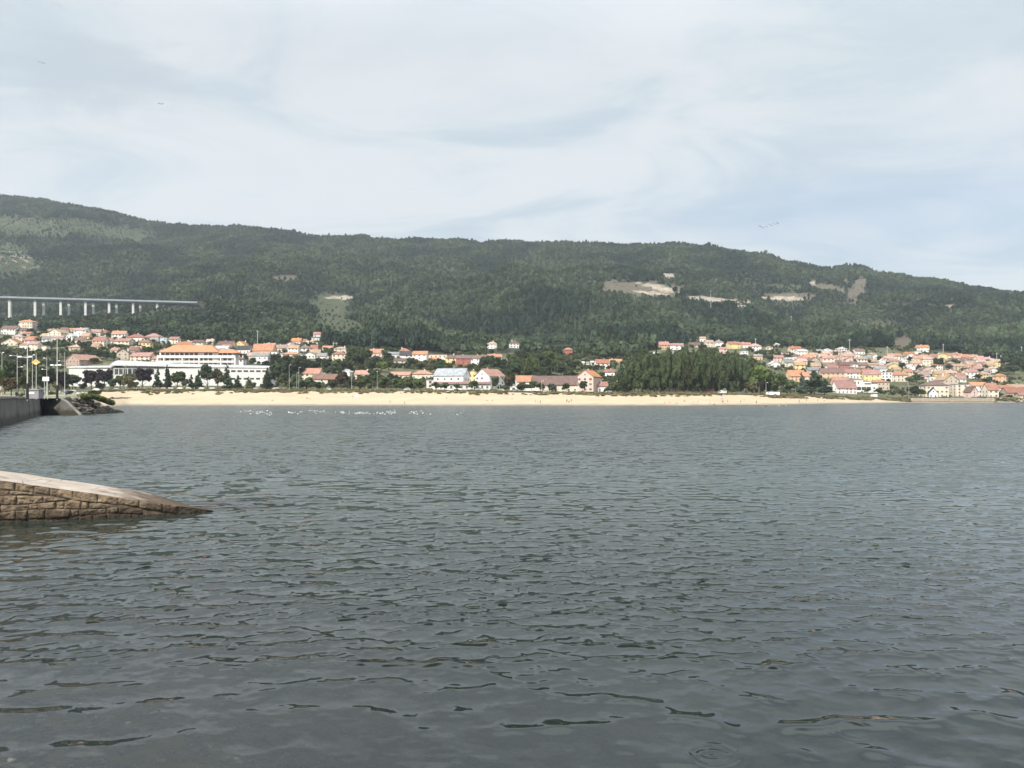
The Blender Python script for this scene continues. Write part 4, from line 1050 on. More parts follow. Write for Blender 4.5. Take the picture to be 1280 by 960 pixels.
for a in [(1173, 462, 15, 15, 'broad', 'dark'), (1186, 463, 9, 10, 'broad', 'dark'), (1166, 465, 8, 8, 'broad', 'dark'), (1137, 481, 12, 14, 'broad', 'green'), (1146, 479, 13, 14, 'broad', 'dark'),
          (1085, 492, 8, 11, 'broad', 'bright'), (1128, 497, 11, 12, 'broad', 'olive'), (1143, 497, 15, 13, 'broad', 'dark'), (1152, 497, 11, 14, 'broad', 'green'), (1060, 448, 5, 6, 'broad', 'dark'),
          (985, 449, 7, 8, 'broad', 'dark'), (1014, 458, 8, 9, 'broad', 'dark'), (1022, 446, 8, 10, 'broad', 'green'), (1045, 447, 8, 8, 'broad', 'green'), (1068, 456, 8, 8, 'broad', 'dark'),
          (1086, 455, 7, 7, 'broad', 'green'), (1099, 452, 8, 8, 'broad', 'dark'), (1110, 459, 7, 7, 'broad', 'dark'), (1128, 460, 7, 9, 'broad', 'green'), (1137, 452, 7, 8, 'broad', 'dark'),
          (1150, 464, 8, 9, 'broad', 'dark'), (1192, 455, 8, 10, 'broad', 'green'), (1205, 466, 7, 9, 'broad', 'dark'), (1225, 467, 7, 10, 'broad', 'green'), (1232, 462, 7, 8, 'broad', 'green'),
          (1222, 474, 7, 12, 'broad', 'dark'), (1233, 478, 6, 12, 'broad', 'dark'), (1192, 478, 7, 9, 'broad', 'dark'), (1152, 485, 8, 10, 'broad', 'green'), (1114, 488, 8, 10, 'broad', 'green'),
          (1121, 491, 9, 9, 'broad', 'olive'), (1136, 491, 8, 9, 'broad', 'green'), (1088, 482, 5, 6, 'broad', 'green'), (1254, 449, 6, 8, 'broad', 'green'), (1165, 449, 6, 7, 'broad', 'dark'),
          (955, 446, 9, 10, 'conifer', 'blue'), (962, 452, 9, 11, 'broad', 'dark'), (937, 440, 7, 9, 'broad', 'dark'), (1251, 464, 7, 8, 'conifer', 'dark'), (1097, 492, 7, 9, 'broad', 'dark'),
          (1222, 492, 6, 8, 'broad', 'dark'), (1250, 497, 7, 9, 'broad', 'green'), (1262, 498, 5, 7, 'broad', 'dark')]:
    T(*a, B, 'village trees', dmin=440)
B = 'on dark knoll at right edge'
for i in range(16):
    T(1256 + (i * 13 % 46), 458 + (i % 4) * 3.6, random.uniform(12, 17), random.uniform(13, 17), 'broad', 'dark', B, 'trees on the knoll', dmin=440)
B = 'among left village houses'
for a in [(112, 446, 15, 18, 'broad', 'dark'), (122, 450, 14, 20, 'broad', 'dark'), (133, 451, 12, 16, 'broad', 'dark'), (105, 436, 9, 12, 'broad', 'dark'), (128, 440, 7, 12, 'broad', 'dark'),
          (142, 452, 10, 12, 'broad', 'dark'), (118, 455, 9, 14, 'broad', 'green'), (36, 417, 7, 14, 'broad', 'green'), (52, 413, 6, 12, 'broad', 'dark'), (47, 421, 6, 9, 'broad', 'dark'),
          (8, 446, 12, 16, 'broad', 'green'), (20, 447, 9, 14, 'broad', 'olive'), (34, 447, 9, 14, 'broad', 'olive'), (50, 447, 9, 14, 'broad', 'bright'), (66, 446, 9, 14, 'broad', 'green'),
          (78, 441, 6, 9, 'broad', 'green'), (27, 460, 12, 17, 'broad', 'dark'), (44, 460, 13, 17, 'broad', 'green'), (60, 462, 12, 14, 'broad', 'dark'), (10, 462, 14, 18, 'broad', 'dark'),
          (165, 446, 6, 9, 'broad', 'green'), (187, 442, 8, 10, 'broad', 'dark'), (198, 437, 8, 10, 'broad', 'green'), (200, 446, 8, 9, 'broad', 'olive'), (297, 452, 14, 14, 'broad', 'dark'),
          (306, 455, 13, 14, 'broad', 'dark'), (315, 459, 12, 12, 'broad', 'dark'), (333, 459, 9, 14, 'broad', 'dark'), (343, 455, 12, 14, 'broad', 'dark'), (352, 458, 12, 16, 'broad', 'dark'),
          (288, 440, 7, 8, 'broad', 'dark'), (263, 432, 6, 7, 'broad', 'olive'), (372, 452, 8, 12, 'broad', 'green'), (398, 456, 10, 13, 'broad', 'dark'), (410, 448, 9, 12, 'broad', 'dark'),
          (376, 424, 9, 14, 'broad', 'olive'), (358, 428, 8, 12, 'broad', 'olive'), (403, 430, 9, 12, 'broad', 'green'), (388, 434, 7, 9, 'broad', 'dark'), (412, 444, 7, 9, 'broad', 'green'),
          (480, 447, 11, 12, 'broad', 'green'), (470, 457, 14, 15, 'broad', 'dark'), (484, 452, 11, 13, 'broad', 'dark'), (548, 456, 8, 9, 'broad', 'dark'), (587, 462, 8, 12, 'broad', 'green'),
          (602, 462, 9, 12, 'broad', 'olive'), (612, 458, 14, 14, 'broad', 'dark'), (575, 464, 6, 16, 'broad', 'olive'), (555, 464, 5, 14, 'broad', 'olive')]:
    T(*a, B, 'village trees', dmin=440)

# ------------------------------------------------------------------ promenade platform and seawall on the left
m_wall, nt, b = mat('old_seawall_concrete'); p = pos(nt)
zs = nd(nt, 'ShaderNodeSeparateXYZ', {0: p}).outputs[2]
f = noise(nt, p, 0.35, 7, 0.62); g = noise(nt, nd(nt, 'ShaderNodeMapping', {'Vector': p, 'Scale': (1, 1, 0.15)}).outputs[0], 0.8, 5, 0.6)
c = ramp(nt, f, (0.075, 0.07, 0.062), (0.15, 0.138, 0.122)); c = mix(nt, mapr(nt, g, 0.5, 0.7, 0, .6), c, (0.09, 0.08, 0.07))
alg = mapr(nt, nd(nt, 'ShaderNodeMath', {0: zs, 1: mapr(nt, f, .3, .7, -.6, .6)}, operation='ADD').outputs[0], 0.9, 1.7, 1, 0)
c = mix(nt, alg, c, (0.035, 0.032, 0.022))
nt.links.new(c, b.inputs['Base Color']); b.inputs['Roughness'].default_value = 0.9; bump(nt, b, f, .6, .1)
m_pav, nt, b = mat('promenade_surface'); p = pos(nt)
f = noise(nt, p, 0.06, 5, 0.6)
c = mix(nt, mapr(nt, f, 0.42, 0.5), (0.38, 0.35, 0.30), (0.11, 0.13, 0.035)); nt.links.new(c, b.inputs['Base Color']); b.inputs['Roughness'].default_value = 0.95
EDGE = [(-40, 45), (-78, 117), (-119, 194), (-111.5, 190), (-117, 206), (-124, 226), (-150, 275), (-192, 350), (-238, 432)]
def pz(y): return 4.15 + max(0, y - 205) * 0.0125
def promenade():
    mb = MB()
    back = [(-900, 432), (-900, 350), (-900, 275), (-900, 226), (-900, 206), (-900, 190), (-900, 150), (-900, 45)]
    top = EDGE + [(-900, 470)]
    # strips from each edge segment to the far left
    for (a, b_) in zip(EDGE[:-1], EDGE[1:]):
        mb.poly([(a[0], a[1], pz(a[1])), (b_[0], b_[1], pz(b_[1])), (-420 - b_[1] * .3, b_[1] + (0.1 if b_[1] > a[1] else 0), pz(b_[1])), (-420 - a[1] * .3, a[1], pz(a[1]))])
    a = EDGE[-1]
    mb.poly([(a[0], a[1], pz(a[1])), (a[0] - 20, 480, pz(480)), (-560, 480, pz(480)), (-550, a[1], pz(a[1]))])
    o = mb.build('promenade', m_pav); structure(o); m_bank = simple('earth_bank', (.12, .10, .075), .95, .4, .5)
    for (a, b_) in zip(EDGE[4:-1], EDGE[5:]):
        mb2 = None
    mb = MB()
    for (a, b_) in zip(EDGE[4:-1], EDGE[5:]):
        mb.poly([(a[0], a[1], -1), (b_[0], b_[1], -1), (b_[0], b_[1], pz(b_[1])), (a[0], a[1], pz(a[1]))])
    structure(mb.build('bank', m_bank))
promenade()
def wall_run(name, pts, z0, z1, th, material, label, cat, cope=True, batter=0.0):
    r = empty(name, (pts[0][0], pts[0][1], 0)); ox, oy = pts[0]
    mb = MB(); mc = MB()
    for (a, b_) in zip(pts[:-1], pts[1:]):
        L = math.hypot(b_[0] - a[0], b_[1] - a[1]); ux, uy = (b_[0] - a[0]) / L, (b_[1] - a[1]) / L; nx, ny = uy, -ux
        n = max(1, int(L / 6))
        for i in range(n):
            s0, s1 = L * i / n + .03, L * (i + 1) / n - .03
            j = random.uniform(-.05, .05); t0 = z1 + random.uniform(-.03, .03)
            q = lambda s, o: (a[0] + ux * s + nx * o - ox, a[1] + uy * s + ny * o - oy)
            k = batter
            mb.hexa([(*q(s0, j + k), z0), (*q(s0, -th), z0), (*q(s1, -th), z0), (*q(s1, j + k), z0), (*q(s0, j), t0), (*q(s0, -th), t0), (*q(s1, -th), t0), (*q(s1, j), t0)][::1])
            if cope:
                mc.hexa([(*q(s0, .18), t0 + .003), (*q(s0, -th - .1), t0 + .003), (*q(s1, -th - .1), t0 + .003), (*q(s1, .18), t0 + .003), (*q(s0, .18), t0 + .38), (*q(s0, -th - .1), t0 + .38), (*q(s1, -th - .1), t0 + .38), (*q(s1, .18), t0 + .38)])
    mb.build('wall', material, r)
    if cope: mc.build('coping', M_CONC if material is not m_wall else m_cope, r)
    tag(r, label, cat, None, 0)
m_cope = simple('weathered_coping', (0.27, 0.25, 0.22), 0.95, 0.3, .4)
wall_run('seawall', [(-40, 45), (-78, 117), (-119, 194)], -2, 4.2, 1.2, m_wall, 'dark stained concrete seawall with coping along left promenade', 'seawall', batter=.5)
wall_run('quay_wall', [(-119.3, 195), (-110, 189.5)], -2, 4.15, 1.0, m_wall, 'short dark concrete quay wall beside the rock slope', 'quay wall', batter=.2)
m_rstone, nt, b = mat('pale_masonry'); p = pos(nt)
v = nd(nt, 'ShaderNodeTexVoronoi', {'Vector': p, 'Scale': 1.6}); f = noise(nt, p, .5, 5)
c = mix(nt, mapr(nt, v.outputs['Distance'], .35, .55, 0, .6), ramp(nt, f, (0.36, 0.30, 0.22), (0.54, 0.46, 0.35)), (0.2, 0.16, 0.12))
zs = nd(nt, 'ShaderNodeSeparateXYZ', {0: p}).outputs[2]; c = mix(nt, mapr(nt, zs, .35, .8, 1, 0), c, (0.07, 0.06, 0.045))
nt.links.new(c, b.inputs['Base Color']); b.inputs['Roughness'].default_value = .95; bump(nt, b, v.outputs['Distance'], .6, .1)
X_ = lambda P, d: (P - 640) / FPX * d
wall_run('seawall', [(X_(1139, 612), 612), (X_(1243, 612), 612)], -1, 3.1, .9, m_rstone, 'pale stone seawall below the right village waterfront', 'seawall')

def wing():
    d = 187.5; Xq = lambda P: (P - 640) / FPX * d; r = empty('wing_wall', (Xq(77), d, 0)); ox = r.location.x
    m = MB(); x0, x1, x2 = Xq(76.4) - ox, Xq(84) - ox, Xq(101) - ox
    m.hexa([(x0, -.5, -2), (x1, -.5, -2), (x1, .6, -2), (x0, .6, -2), (x0, -.1, 3.9), (x1, -.1, 3.1), (x1, .6, 3.1), (x0, .6, 3.9)])
    m.hexa([(x1 + .01, -.5, -2), (x2, -.5, -2), (x2, .6, -2), (x1 + .01, .6, -2), (x1 + .01, -.1, 3.1), (x2, -.4, -.1), (x2, .6, -.1), (x1 + .01, .6, 3.1)])
    m.build('wall', m_wall, r)
    m = MB(); m.hexa([(x0, -.25, 3.91), (x1, -.25, 3.11), (x1, .7, 3.11), (x0, .7, 3.91), (x0, -.25, 4.16), (x1, -.25, 3.36), (x1, .7, 3.36), (x0, .7, 4.16)])
    m.hexa([(x1 + .01, -.25, 3.11), (x2, -.5, -.09), (x2, .7, -.09), (x1 + .01, .7, 3.11), (x1 + .01, -.25, 3.36), (x2, -.5, .16), (x2, .7, .16), (x1 + .01, .7, 3.36)])
    m.build('coping', m_cope, r); tag(r, 'sloping concrete wing wall running down beside the dark boulders', 'wing wall')
wing()
# boulders
m_rock, nt, b = mat('boulder_stone'); p = pos(nt); f = noise(nt, p, .7, 7, .65); oi = nd(nt, 'ShaderNodeObjectInfo').outputs['Random']
c = mix(nt, oi, ramp(nt, f, (0.05, 0.045, 0.04), (0.13, 0.11, 0.09)), ramp(nt, f, (0.10, 0.085, 0.07), (0.30, 0.26, 0.21)))
zs = nd(nt, 'ShaderNodeSeparateXYZ', {0: p}).outputs[2]; c = mix(nt, mapr(nt, zs, .2, 1.6, .9, 0), c, (0.03, 0.028, 0.02))
nt.links.new(c, b.inputs['Base Color']); b.inputs['Roughness'].default_value = .95; bump(nt, b, f, .8, .2)
m_rock2 = simple('pale_boulder_stone', (0.46, 0.40, 0.31), .95, .3, .6)
def rock_mesh(seed):
    r = np.random.default_rng(seed); mb = MB(); mb.ball((0, 0, 0), 1, 1, 1, 9); v = np.array(mb.v)
    nrm = r.normal(0, 1, (9, 3)); nrm /= np.linalg.norm(nrm, axis=1, keepdims=True)
    for q in nrm:
        dd = v @ q; k = r.uniform(.45, .8); v = np.where((dd > k)[:, None], v - (dd - k)[:, None] * q, v)
    mb.v = [tuple(a) for a in v]; return mb
ROCKS = [rock_mesh(i).mesh('boulder', m_rock) for i in range(5)]; ROCKS2 = [rock_mesh(i + 9).mesh('boulder', m_rock2) for i in range(4)]
def boulder(x, y, z, s, meshes, label, group, P, share=True):
    o = link('boulder', random.choice(meshes), None, (x, y, z)); o.scale = (s * random.uniform(.9, 1.5), s * random.uniform(.8, 1.2), s * random.uniform(.55, .9))
    o.rotation_euler = (random.uniform(-.3, .3), random.uniform(-.3, .3), random.uniform(0, 6.28)); tag(o, label, 'boulder', group, P, share)
for i in range(230):
    t = random.random(); u = random.random()
    # crest line runs along the platform edge, toe line in the water
    cx, cy = (-111 - 2 * t, 191 + 20 * t); 
    tx, ty = (-104.5 - 7 * t, 191 + 27 * t)
    P0 = 78 + 74 * t
    # crest falls from full height to the water at the far right tip
    d = 190 + 26 * t; xx = (P0 - 640) / FPX * d
    crest = 4.3 if t < .3 else 4.3 - 4.1 * ((t - .3) / .7) ** 1.3
    z = crest * u
    y = d - 2 + 9 * u + random.uniform(-1, 1)
    boulder((P0 - 640) / FPX * y, y, z - .35, random.uniform(.5, 1.05), ROCKS, 'dark weathered boulder piled on rock slope below left promenade', 'riprap boulders of the slope', P0)
# rubble core under the boulders so that nothing shows through
mb = MB(); rows = []
for i in range(13):
    t = i / 12; P0 = 79 + 70 * t; d = 190 + 26 * t; crest = 4.0 if t < .3 else 4.0 - 4.3 * ((t - .3) / .7) ** 1.2
    rows.append([((P0 - 640) / FPX * (d - 3), d - 3, -1.2), ((P0 - 640) / FPX * (d + 7), d + 7, crest - .3), ((P0 - 640) / FPX * (d + 24), d + 24, min(crest, 2.6) - .3 - (.4 if t > .5 else 0)), ((P0 - 640) / FPX * (d + 30), d + 30, -1.2)])
for a, b_ in zip(rows[:-1], rows[1:]):
    for k in range(3): mb.poly([a[k], b_[k], b_[k + 1], a[k + 1]])
o = mb.build('rubble', m_rock); tag(o, 'dark rubble bank under the boulders of the left promenade', 'rubble', kind='stuff')
for i in range(46):
    P0 = 1228 + i * 1.3 + random.uniform(-1, 1); d = 618 + random.uniform(-4, 10) + (6 if P0 > 1250 else 0)
    z = float(height(P0, d)[0]); boulder((P0 - 640) / FPX * d, d, max(z, -.1) + .15, random.uniform(.5, 1.25), ROCKS2, 'pale boulder on the shore below right village houses', 'shore boulders', P0)
for i in range(26):
    t = i / 25; P0 = 139 + 25 * t + random.uniform(-1, 1); d = 410 + random.uniform(-6, 6); q = place(P0, 498.4 - t * .6)
    boulder(q.x, q.y, q.z + .1, random.uniform(.5, 1.0) * (1.2 - t * .5), ROCKS[:2], 'dark rock in the low outcrop on left end of beach', 'beach outcrop rocks', P0)
# grass on the point
def point_grass():
    n = 1300; t = rng.random(n); P = 104 + 36 * t; d = 204 + 22 * t + rng.uniform(-6, 14, n); z = np.clip(4.3 - 3.2 * np.clip(t - .35, 0, 1) ** 1.2, .4, 9) - .4
    x = (P - 640) / FPX * d; s = rng.uniform(.8, 1.8, n)
    pr = [proto(crown_mesh('tussock_a', 'shrub', 333, 110, 0.11), LEAF['bright']), proto(crown_mesh('tussock_b', 'shrub', 334, 110, 0.11), LEAF['olive'])]
    scatter('rough_grass', np.stack([x, d, z], -1), np.stack([s * 1.2, s * 1.2, s * .9], -1), rng.uniform(0, 6.28, n), rng.choice(2, n, p=[.8, .2]), pr, 'rough green grass growing on top of the rocky point', 'grass')
point_grass()

# ------------------------------------------------------------------ park on the promenade: trees, lamps, signs
def tp(P, d): return Vector(((P - 640) / FPX * d, d, pz(d)))
def T2(P, d, hpx, wpx, kind, tone, phr):
    loc = tp(P, d); s = d / FPX
    kn = dict(broad='round-crowned tree', shrub='shrub', conifer='pointed conifer')[kind]
    tn = dict(green='green', dark='dark green', purple='dark purple', olive='olive green', rust='rusty green', bright='yellow-green')[tone]
    tree(loc, hpx * s, wpx * s, kind, tone, '%s %s %s' % (tn, kn, phr), P, 'promenade trees')
for a in [(-8, 300, 44, 30, 'broad', 'green'), (6, 330, 42, 30, 'broad', 'dark'), (22, 350, 40, 24, 'broad', 'dark'), (14, 260, 26, 24, 'broad', 'rust'), (30, 300, 28, 18, 'broad', 'green'), (48, 380, 34, 22, 'broad', 'dark'),
          (60, 390, 32, 20, 'broad', 'dark'), (38, 400, 36, 22, 'broad', 'green'), (76, 400, 30, 18, 'broad', 'purple'), (-20, 280, 40, 30, 'broad', 'dark'), (0, 420, 46, 26, 'broad', 'dark'), (70, 330, 18, 10, 'broad', 'olive')]:
    T2(*a, 'in park behind left seawall')
for a in [(116, 262, 9, 12, 'shrub', 'green'), (124, 300, 7, 9, 'shrub', 'rust'), (27, 240, 6, 9, 'shrub', 'bright'), (52, 250, 6, 12, 'shrub', 'bright'), (66, 280, 6, 12, 'shrub', 'bright'), (86, 290, 6, 10, 'shrub', 'olive')]:
    T2(*a, 'on grass behind left seawall')

def lamp(P, base, h, arms, label, group, thick=False, ball=False, loc=None, mat_=None):
    loc = loc if loc is not None else place(P, base, 440)
    r = empty('street_lamp', loc); mt = mat_ or M_METAL
    m = MB(); m.tube((0, 0, -.3), (0, 0, h), .10 if h > 7 else .085, .055, 8); m.build('pole', mt, r)
    m = MB(); m.tube((0, 0, -.05), (0, 0, 2.6 if thick else .7), .24 if thick else .2, .2 if thick else .14, 10); m.build('base', M_BLACK if thick else mt, r)
    if ball:
        m = MB(); m.ball((0, 0, h + .2), .3, .3, .3, 10); m.build('globe', M_WHITE, r, True)
    for (dx, dz, L) in arms:
        m = MB(); m.tube((0, 0, h + dz), (dx * L, 0, h + dz + .12), .06, .045, 6); a = m.build('arm', mt, r)
        m = MB(); m.hexa([(dx * L - .35, -.16, h + dz + .05), (dx * L + .35, -.16, h + dz + .05), (dx * L + .35, .16, h + dz + .05), (dx * L - .35, .16, h + dz + .05),
                          (dx * L - .25, -.1, h + dz + .26), (dx * L + .25, -.1, h + dz + .26), (dx * L + .25, .1, h + dz + .26), (dx * L - .25, .1, h + dz + .26)]); m.build('lamp_head', M_WHITE, a)
    tag(r, label, 'street lamp', group, P)
    return r
for (P, d, toppy, arms, th) in [(2.5, 300, 441, [(1, 0, .5)], 0), (21.5, 260, 442, [(-1, -.8, 2.2), (1, -4.6, 1.6)], 0), (34.3, 128, 429, [(-1, -2.4, 1.25), (1, -2.4, .5)], 1), (40.5, 300, 444, [(1, 0, .6)], 0),
                             (58.5, 290, 446, [(-1, -.6, 1.0), (-1, -4.8, 1.6)], 0), (71.5, 150, 420, [(-1, -5.8, 1.0), (1, -5.8, .5)], 1), (81, 300, 440, [(-1, -5.2, 3.4), (-1, -3.6, 2.2)], 0)]:
    lo = tp(P, d); h = (HY - toppy) * d / FPX + H0 - lo.z
    lamp(P, 0, h, arms, 'tall %slamp post on left promenade' % ('black-footed ' if th else 'pale '), 'promenade lamps', bool(th), loc=lo)
for (P, base, toppy, ball) in [(361.5, 487, 456, 0), (373.5, 487.5, 459, 0), (371, 487.5, 466, 0), (439.5, 487.5, 464, 0), (471.5, 487.5, 465, 1), (587.5, 488, 472, 0), (624.5, 489, 471, 1), (677, 490.5, 476, 0),
                              (721.5, 491, 477, 0), (751.5, 491, 474, 0), (771.5, 492, 477, 1), (822.5, 492, 476.5, 1), (856, 492, 478, 1), (957.5, 494, 478, 0), (157, 488, 455, 0), (1136, 497, 480, 0), (306, 487.5, 468, 0)]:
    lo = place(P, base, 440); h = (base - toppy) * lo.y / FPX
    lamp(P, base, h, [] if ball else [(1 if P % 2 else -1, -.2, .9)], 'slim %slamp post behind the beach' % ('globe ' if ball else 'pale '), 'beach road lamps', ball=bool(ball), loc=lo)

def signs():
    lo = tp(45.3, 165); r = empty('warning_sign', lo); s = 165 / FPX
    zt = H0 + (HY - 453) * s - lo.z
    m = MB(); m.tube((0, 0, -.2), (0, 0, H0 + (HY - 442) * s - lo.z), .07, .05, 8); m.build('post', M_METAL, r)
    m = MB(); w, h = 1.0, .78
    for a, y0, y1, k in ((1, -.12, -.08, 0),):
        F = [(-w, y0, zt), (0, y0, zt - h * .75), (w, y0, zt), (0, y0, zt + h)]; Bk = [(x, y1, z) for x, y, z in F]
        m.poly(F); m.poly(Bk[::-1])
        for i in range(4): j = (i + 1) % 4; m.poly([F[j], F[i], Bk[i], Bk[j]])
    pn = m.build('panel', M_YELL, r)
    m = MB(); m.poly([(-.3, -.125, zt - .35), (.3, -.125, zt - .35), (.18, -.125, zt - .12), (-.18, -.125, zt - .12)]); m.build('emblem', M_WHITE, pn)
    tag(r, 'yellow diamond-shaped sign on a pole above left promenade', 'sign', None, 45)
    lo = tp(57.5, 175); r = empty('notice_board', lo); s = 175 / FPX; zt = H0 + (HY - 473.5) * s - lo.z
    m = MB()
    for x in (-.35, .35): m.tube((x, 0, -.2), (x, 0, zt), .05, .05, 6)
    m.build('posts', M_METAL, r)
    m = MB(); m.box(-.75, .75, -.1, -.055, zt - .5, zt + .45); pn = m.build('panel', M_WHITE, r)
    m = MB(); m.box(-.42, .42, -.112, -.104, zt - .08, zt + .04); m.build('text_line', simple('grey_print', (.25, .25, .27)), pn)
    tag(r, 'white rectangular notice board on two posts on left promenade', 'sign', None, 57)
    lo = tp(43, 150); r = empty('shelter', lo)
    m = MB(); m.box(-1.3, 1.3, -.8, .8, 0, 1.7); m.build('body', simple('grey_panel', (.27, .26, .27)), r)
    m = MB(); m.box(-1.45, 1.45, -.95, .95, 1.703, 1.82); m.build('lid', M_CONC, r)
    m = MB(); m.box(-.6, .5, -.83, -.803, .9, 1.3); m.build('panel', M_WHITE, r)
    tag(r, 'grey service cabinet standing by the left seawall under yellow sign', 'cabinet', None, 43)
signs()

# flags, utility poles
for (P, base, toppy) in [(888.5, 392, 363), (989, 416, 395), (1062, 440, 424), (1179, 441, 430), (944.5, 434, 423), (1277, 447, 433), (322, 436, 413), (1246, 455, 441), (417, 436, 428), (420.5, 436, 428), (1251, 455, 444), (1109, 446, 433)]:
    lo = place(P, base, 440); s = lo.y / FPX; h = (base - toppy) * s
    r = empty('utility_pole', lo); m = MB(); m.tube((0, 0, -1), (0, 0, h), .42, .25, 7); m.build('pole', M_CONC, r)
    m = MB(); m.box(-1.6, 1.6, -.12, .12, h - 1.6, h - 1.3); m.box(-1.0, 1.0, -.12, .12, h - .6, h - .3); m.build('crossarm', M_CONC, r)
    tag(r, 'grey utility pole with crossarms on the slope', 'utility pole', 'utility poles', P)

# ------------------------------------------------------------------ viaduct
def viaduct():
    zt = zz(1300, 370.8)
    x0, y0 = X_(-160, 1262), 1262; x1, y1 = X_(247, 1380), 1380
    r = empty('viaduct', (x0, y0, zt)); m_pier = simple('pier_concrete', (.60, .60, .57), .9, .1, .1); m_deck = simple('deck_concrete', (.30, .33, .36), .9, .12, .1)
    L = math.hypot(x1 - x0, y1 - y0); ux, uy = (x1 - x0) / L, (y1 - y0) / L; nx, ny = -uy, ux
    for off in (0, 16):
        q = lambda s, o: (ux * s + nx * (o + off), uy * s + ny * (o + off))
        m = MB(); z0, z1_ = -4.0, -.2
        e = L - off * .6
        m.hexa([(*q(0, -3), z0), (*q(e, -3), z0), (*q(e, 3), z0), (*q(0, 3), z0), (*q(0, -5.5), z0 + 2.2), (*q(e, -5.5), z0 + 2.2), (*q(e, 5.5), z0 + 2.2), (*q(0, 5.5), z0 + 2.2)])
        m.hexa([(*q(0, -6), z0 + 2.203), (*q(e, -6), z0 + 2.203), (*q(e, 6), z0 + 2.203), (*q(0, 6), z0 + 2.203), (*q(0, -6), z1_), (*q(e, -6), z1_), (*q(e, 6), z1_), (*q(0, 6), z1_)])
        dk = m.build('deck', m_deck, r)
        m = MB(); m.hexa([(*q(0, -6), z1_ + .003), (*q(e, -6), z1_ + .003), (*q(e, -5.7), z1_ + .003), (*q(0, -5.7), z1_ + .003), (*q(0, -6), 1.0), (*q(e, -6), 1.0), (*q(e, -5.7), 1.0), (*q(0, -5.7), 1.0)])
        m.build('parapet', m_deck, dk)
        for P in (-110, -80, -50, -19, 12, 44, 76, 107, 136.5, 166.5, 196.5, 226):
            # intersection of the column with the deck line
            tgt = (P - 640) / FPX
            s = (tgt * y0 - x0) / (ux - tgt * uy)
            if off: s += 8 if P % 3 else -4
            cx, cy = q(s, 0); wx, wy = x0 + cx, y0 + cy
            zb = float(height(640 + FPX * wx / wy, wy)[0]) - zt - 2
            m = MB(); a = 1.8; b_ = 1.5
            pp = [(cx + ux * i * a + nx * j * b_, cy + uy * i * a + ny * j * b_) for i, j in ((-1, -1), (1, -1), (1, 1), (-1, 1))]
            m.hexa([(*p_, zb) for p_ in pp] + [(*p_, -4.02) for p_ in pp])
            m.build('pier', m_pier, r)
    tag(r, 'long motorway viaduct on white concrete piers crossing the wooded hillside', 'viaduct', None, 100)
viaduct()

# ------------------------------------------------------------------ slipway
m_st, nt, b = mat('slipway_stone'); p = pos(nt)
at = nd(nt, 'ShaderNodeAttribute', attribute_name='tone').outputs['Color']
f = noise(nt, p, 3.5, 8, .65); g = noise(nt, p, 14, 5, .7)
c = ramp(nt, f, (0.115, 0.088, 0.064), (0.37, 0.295, 0.215), .33, .66); c = mix(nt, mapr(nt, g, .5, .7, 0, .6), c, (0.07, 0.045, 0.03))
c = nd(nt, 'ShaderNodeMixRGB', {0: .75, 1: c, 2: at}, blend_type='MULTIPLY').outputs[0]
zs = nd(nt, 'ShaderNodeSeparateXYZ', {0: p}).outputs[2]
wl = mapr(nt, nd(nt, 'ShaderNodeMath', {0: zs, 1: mapr(nt, f, .3, .7, -.15, .15)}, operation='ADD').outputs[0], .15, .62, 1, 0)
c = mix(nt, wl, c, (0.032, 0.022, 0.012)); nt.links.new(c, b.inputs['Base Color']); b.inputs['Roughness'].default_value = .85
hh = nd(nt, 'ShaderNodeMath', {0: f, 1: mapr(nt, g, 0, 1, 0, .4)}, operation='ADD').outputs[0]; bump(nt, b, hh, 1.0, .05)
m_slab, nt, b = mat('slipway_concrete'); p = pos(nt)
f = noise(nt, p, 1.4, 8, .6); g = noise(nt, p, 9, 5, .7)
c = ramp(nt, f, (0.34, 0.29, 0.25), (0.52, 0.455, 0.39), .3, .7); c = mix(nt, mapr(nt, g, .5, .68, 0, .5), c, (0.30, 0.25, 0.20))
vc = nd(nt, 'ShaderNodeTexVoronoi', {'Vector': p, 'Scale': .55}, feature='DISTANCE_TO_EDGE').outputs['Distance']; c = mix(nt, mapr(nt, vc, .012, .004, 0, .8), c, (0.12, 0.095, 0.075))
c = mix(nt, mapr(nt, noise(nt, p, .6, 5, .7), .5, .62, 0, .45), c, (0.27, 0.22, 0.175))
zs = nd(nt, 'ShaderNodeSeparateXYZ', {0: p}).outputs[2]
wt = mapr(nt, nd(nt, 'ShaderNodeMath', {0: zs, 1: mapr(nt, f, .3, .7, -.22, .22)}, operation='ADD').outputs[0], .45, .85, 1, 0)
c = mix(nt, wt, c, (0.105, 0.07, 0.045)); alg = mapr(nt, zs, .05, .30, 1, 0); c = mix(nt, alg, c, (0.055, 0.05, 0.025))
nt.links.new(c, b.inputs['Base Color']); nt.links.new(mapr(nt, wt, 0, 1, .9, .7), b.inputs['Roughness']); bump(nt, b, g, .5, .02); b.inputs['Specular IOR Level'].default_value = .2
TIP = Vector((-11.5, 30.05)); SD = Vector((-0.918, -0.396)); SN = Vector((0.396, -0.918)); SLOPE = 0.212; SW = 3.6
def slip_top(s): return SLOPE * s
def slip_z(s, o): return SLOPE * s - np.abs(o) / SW * (.07 + .26 * sstep(3.4, .6, s))
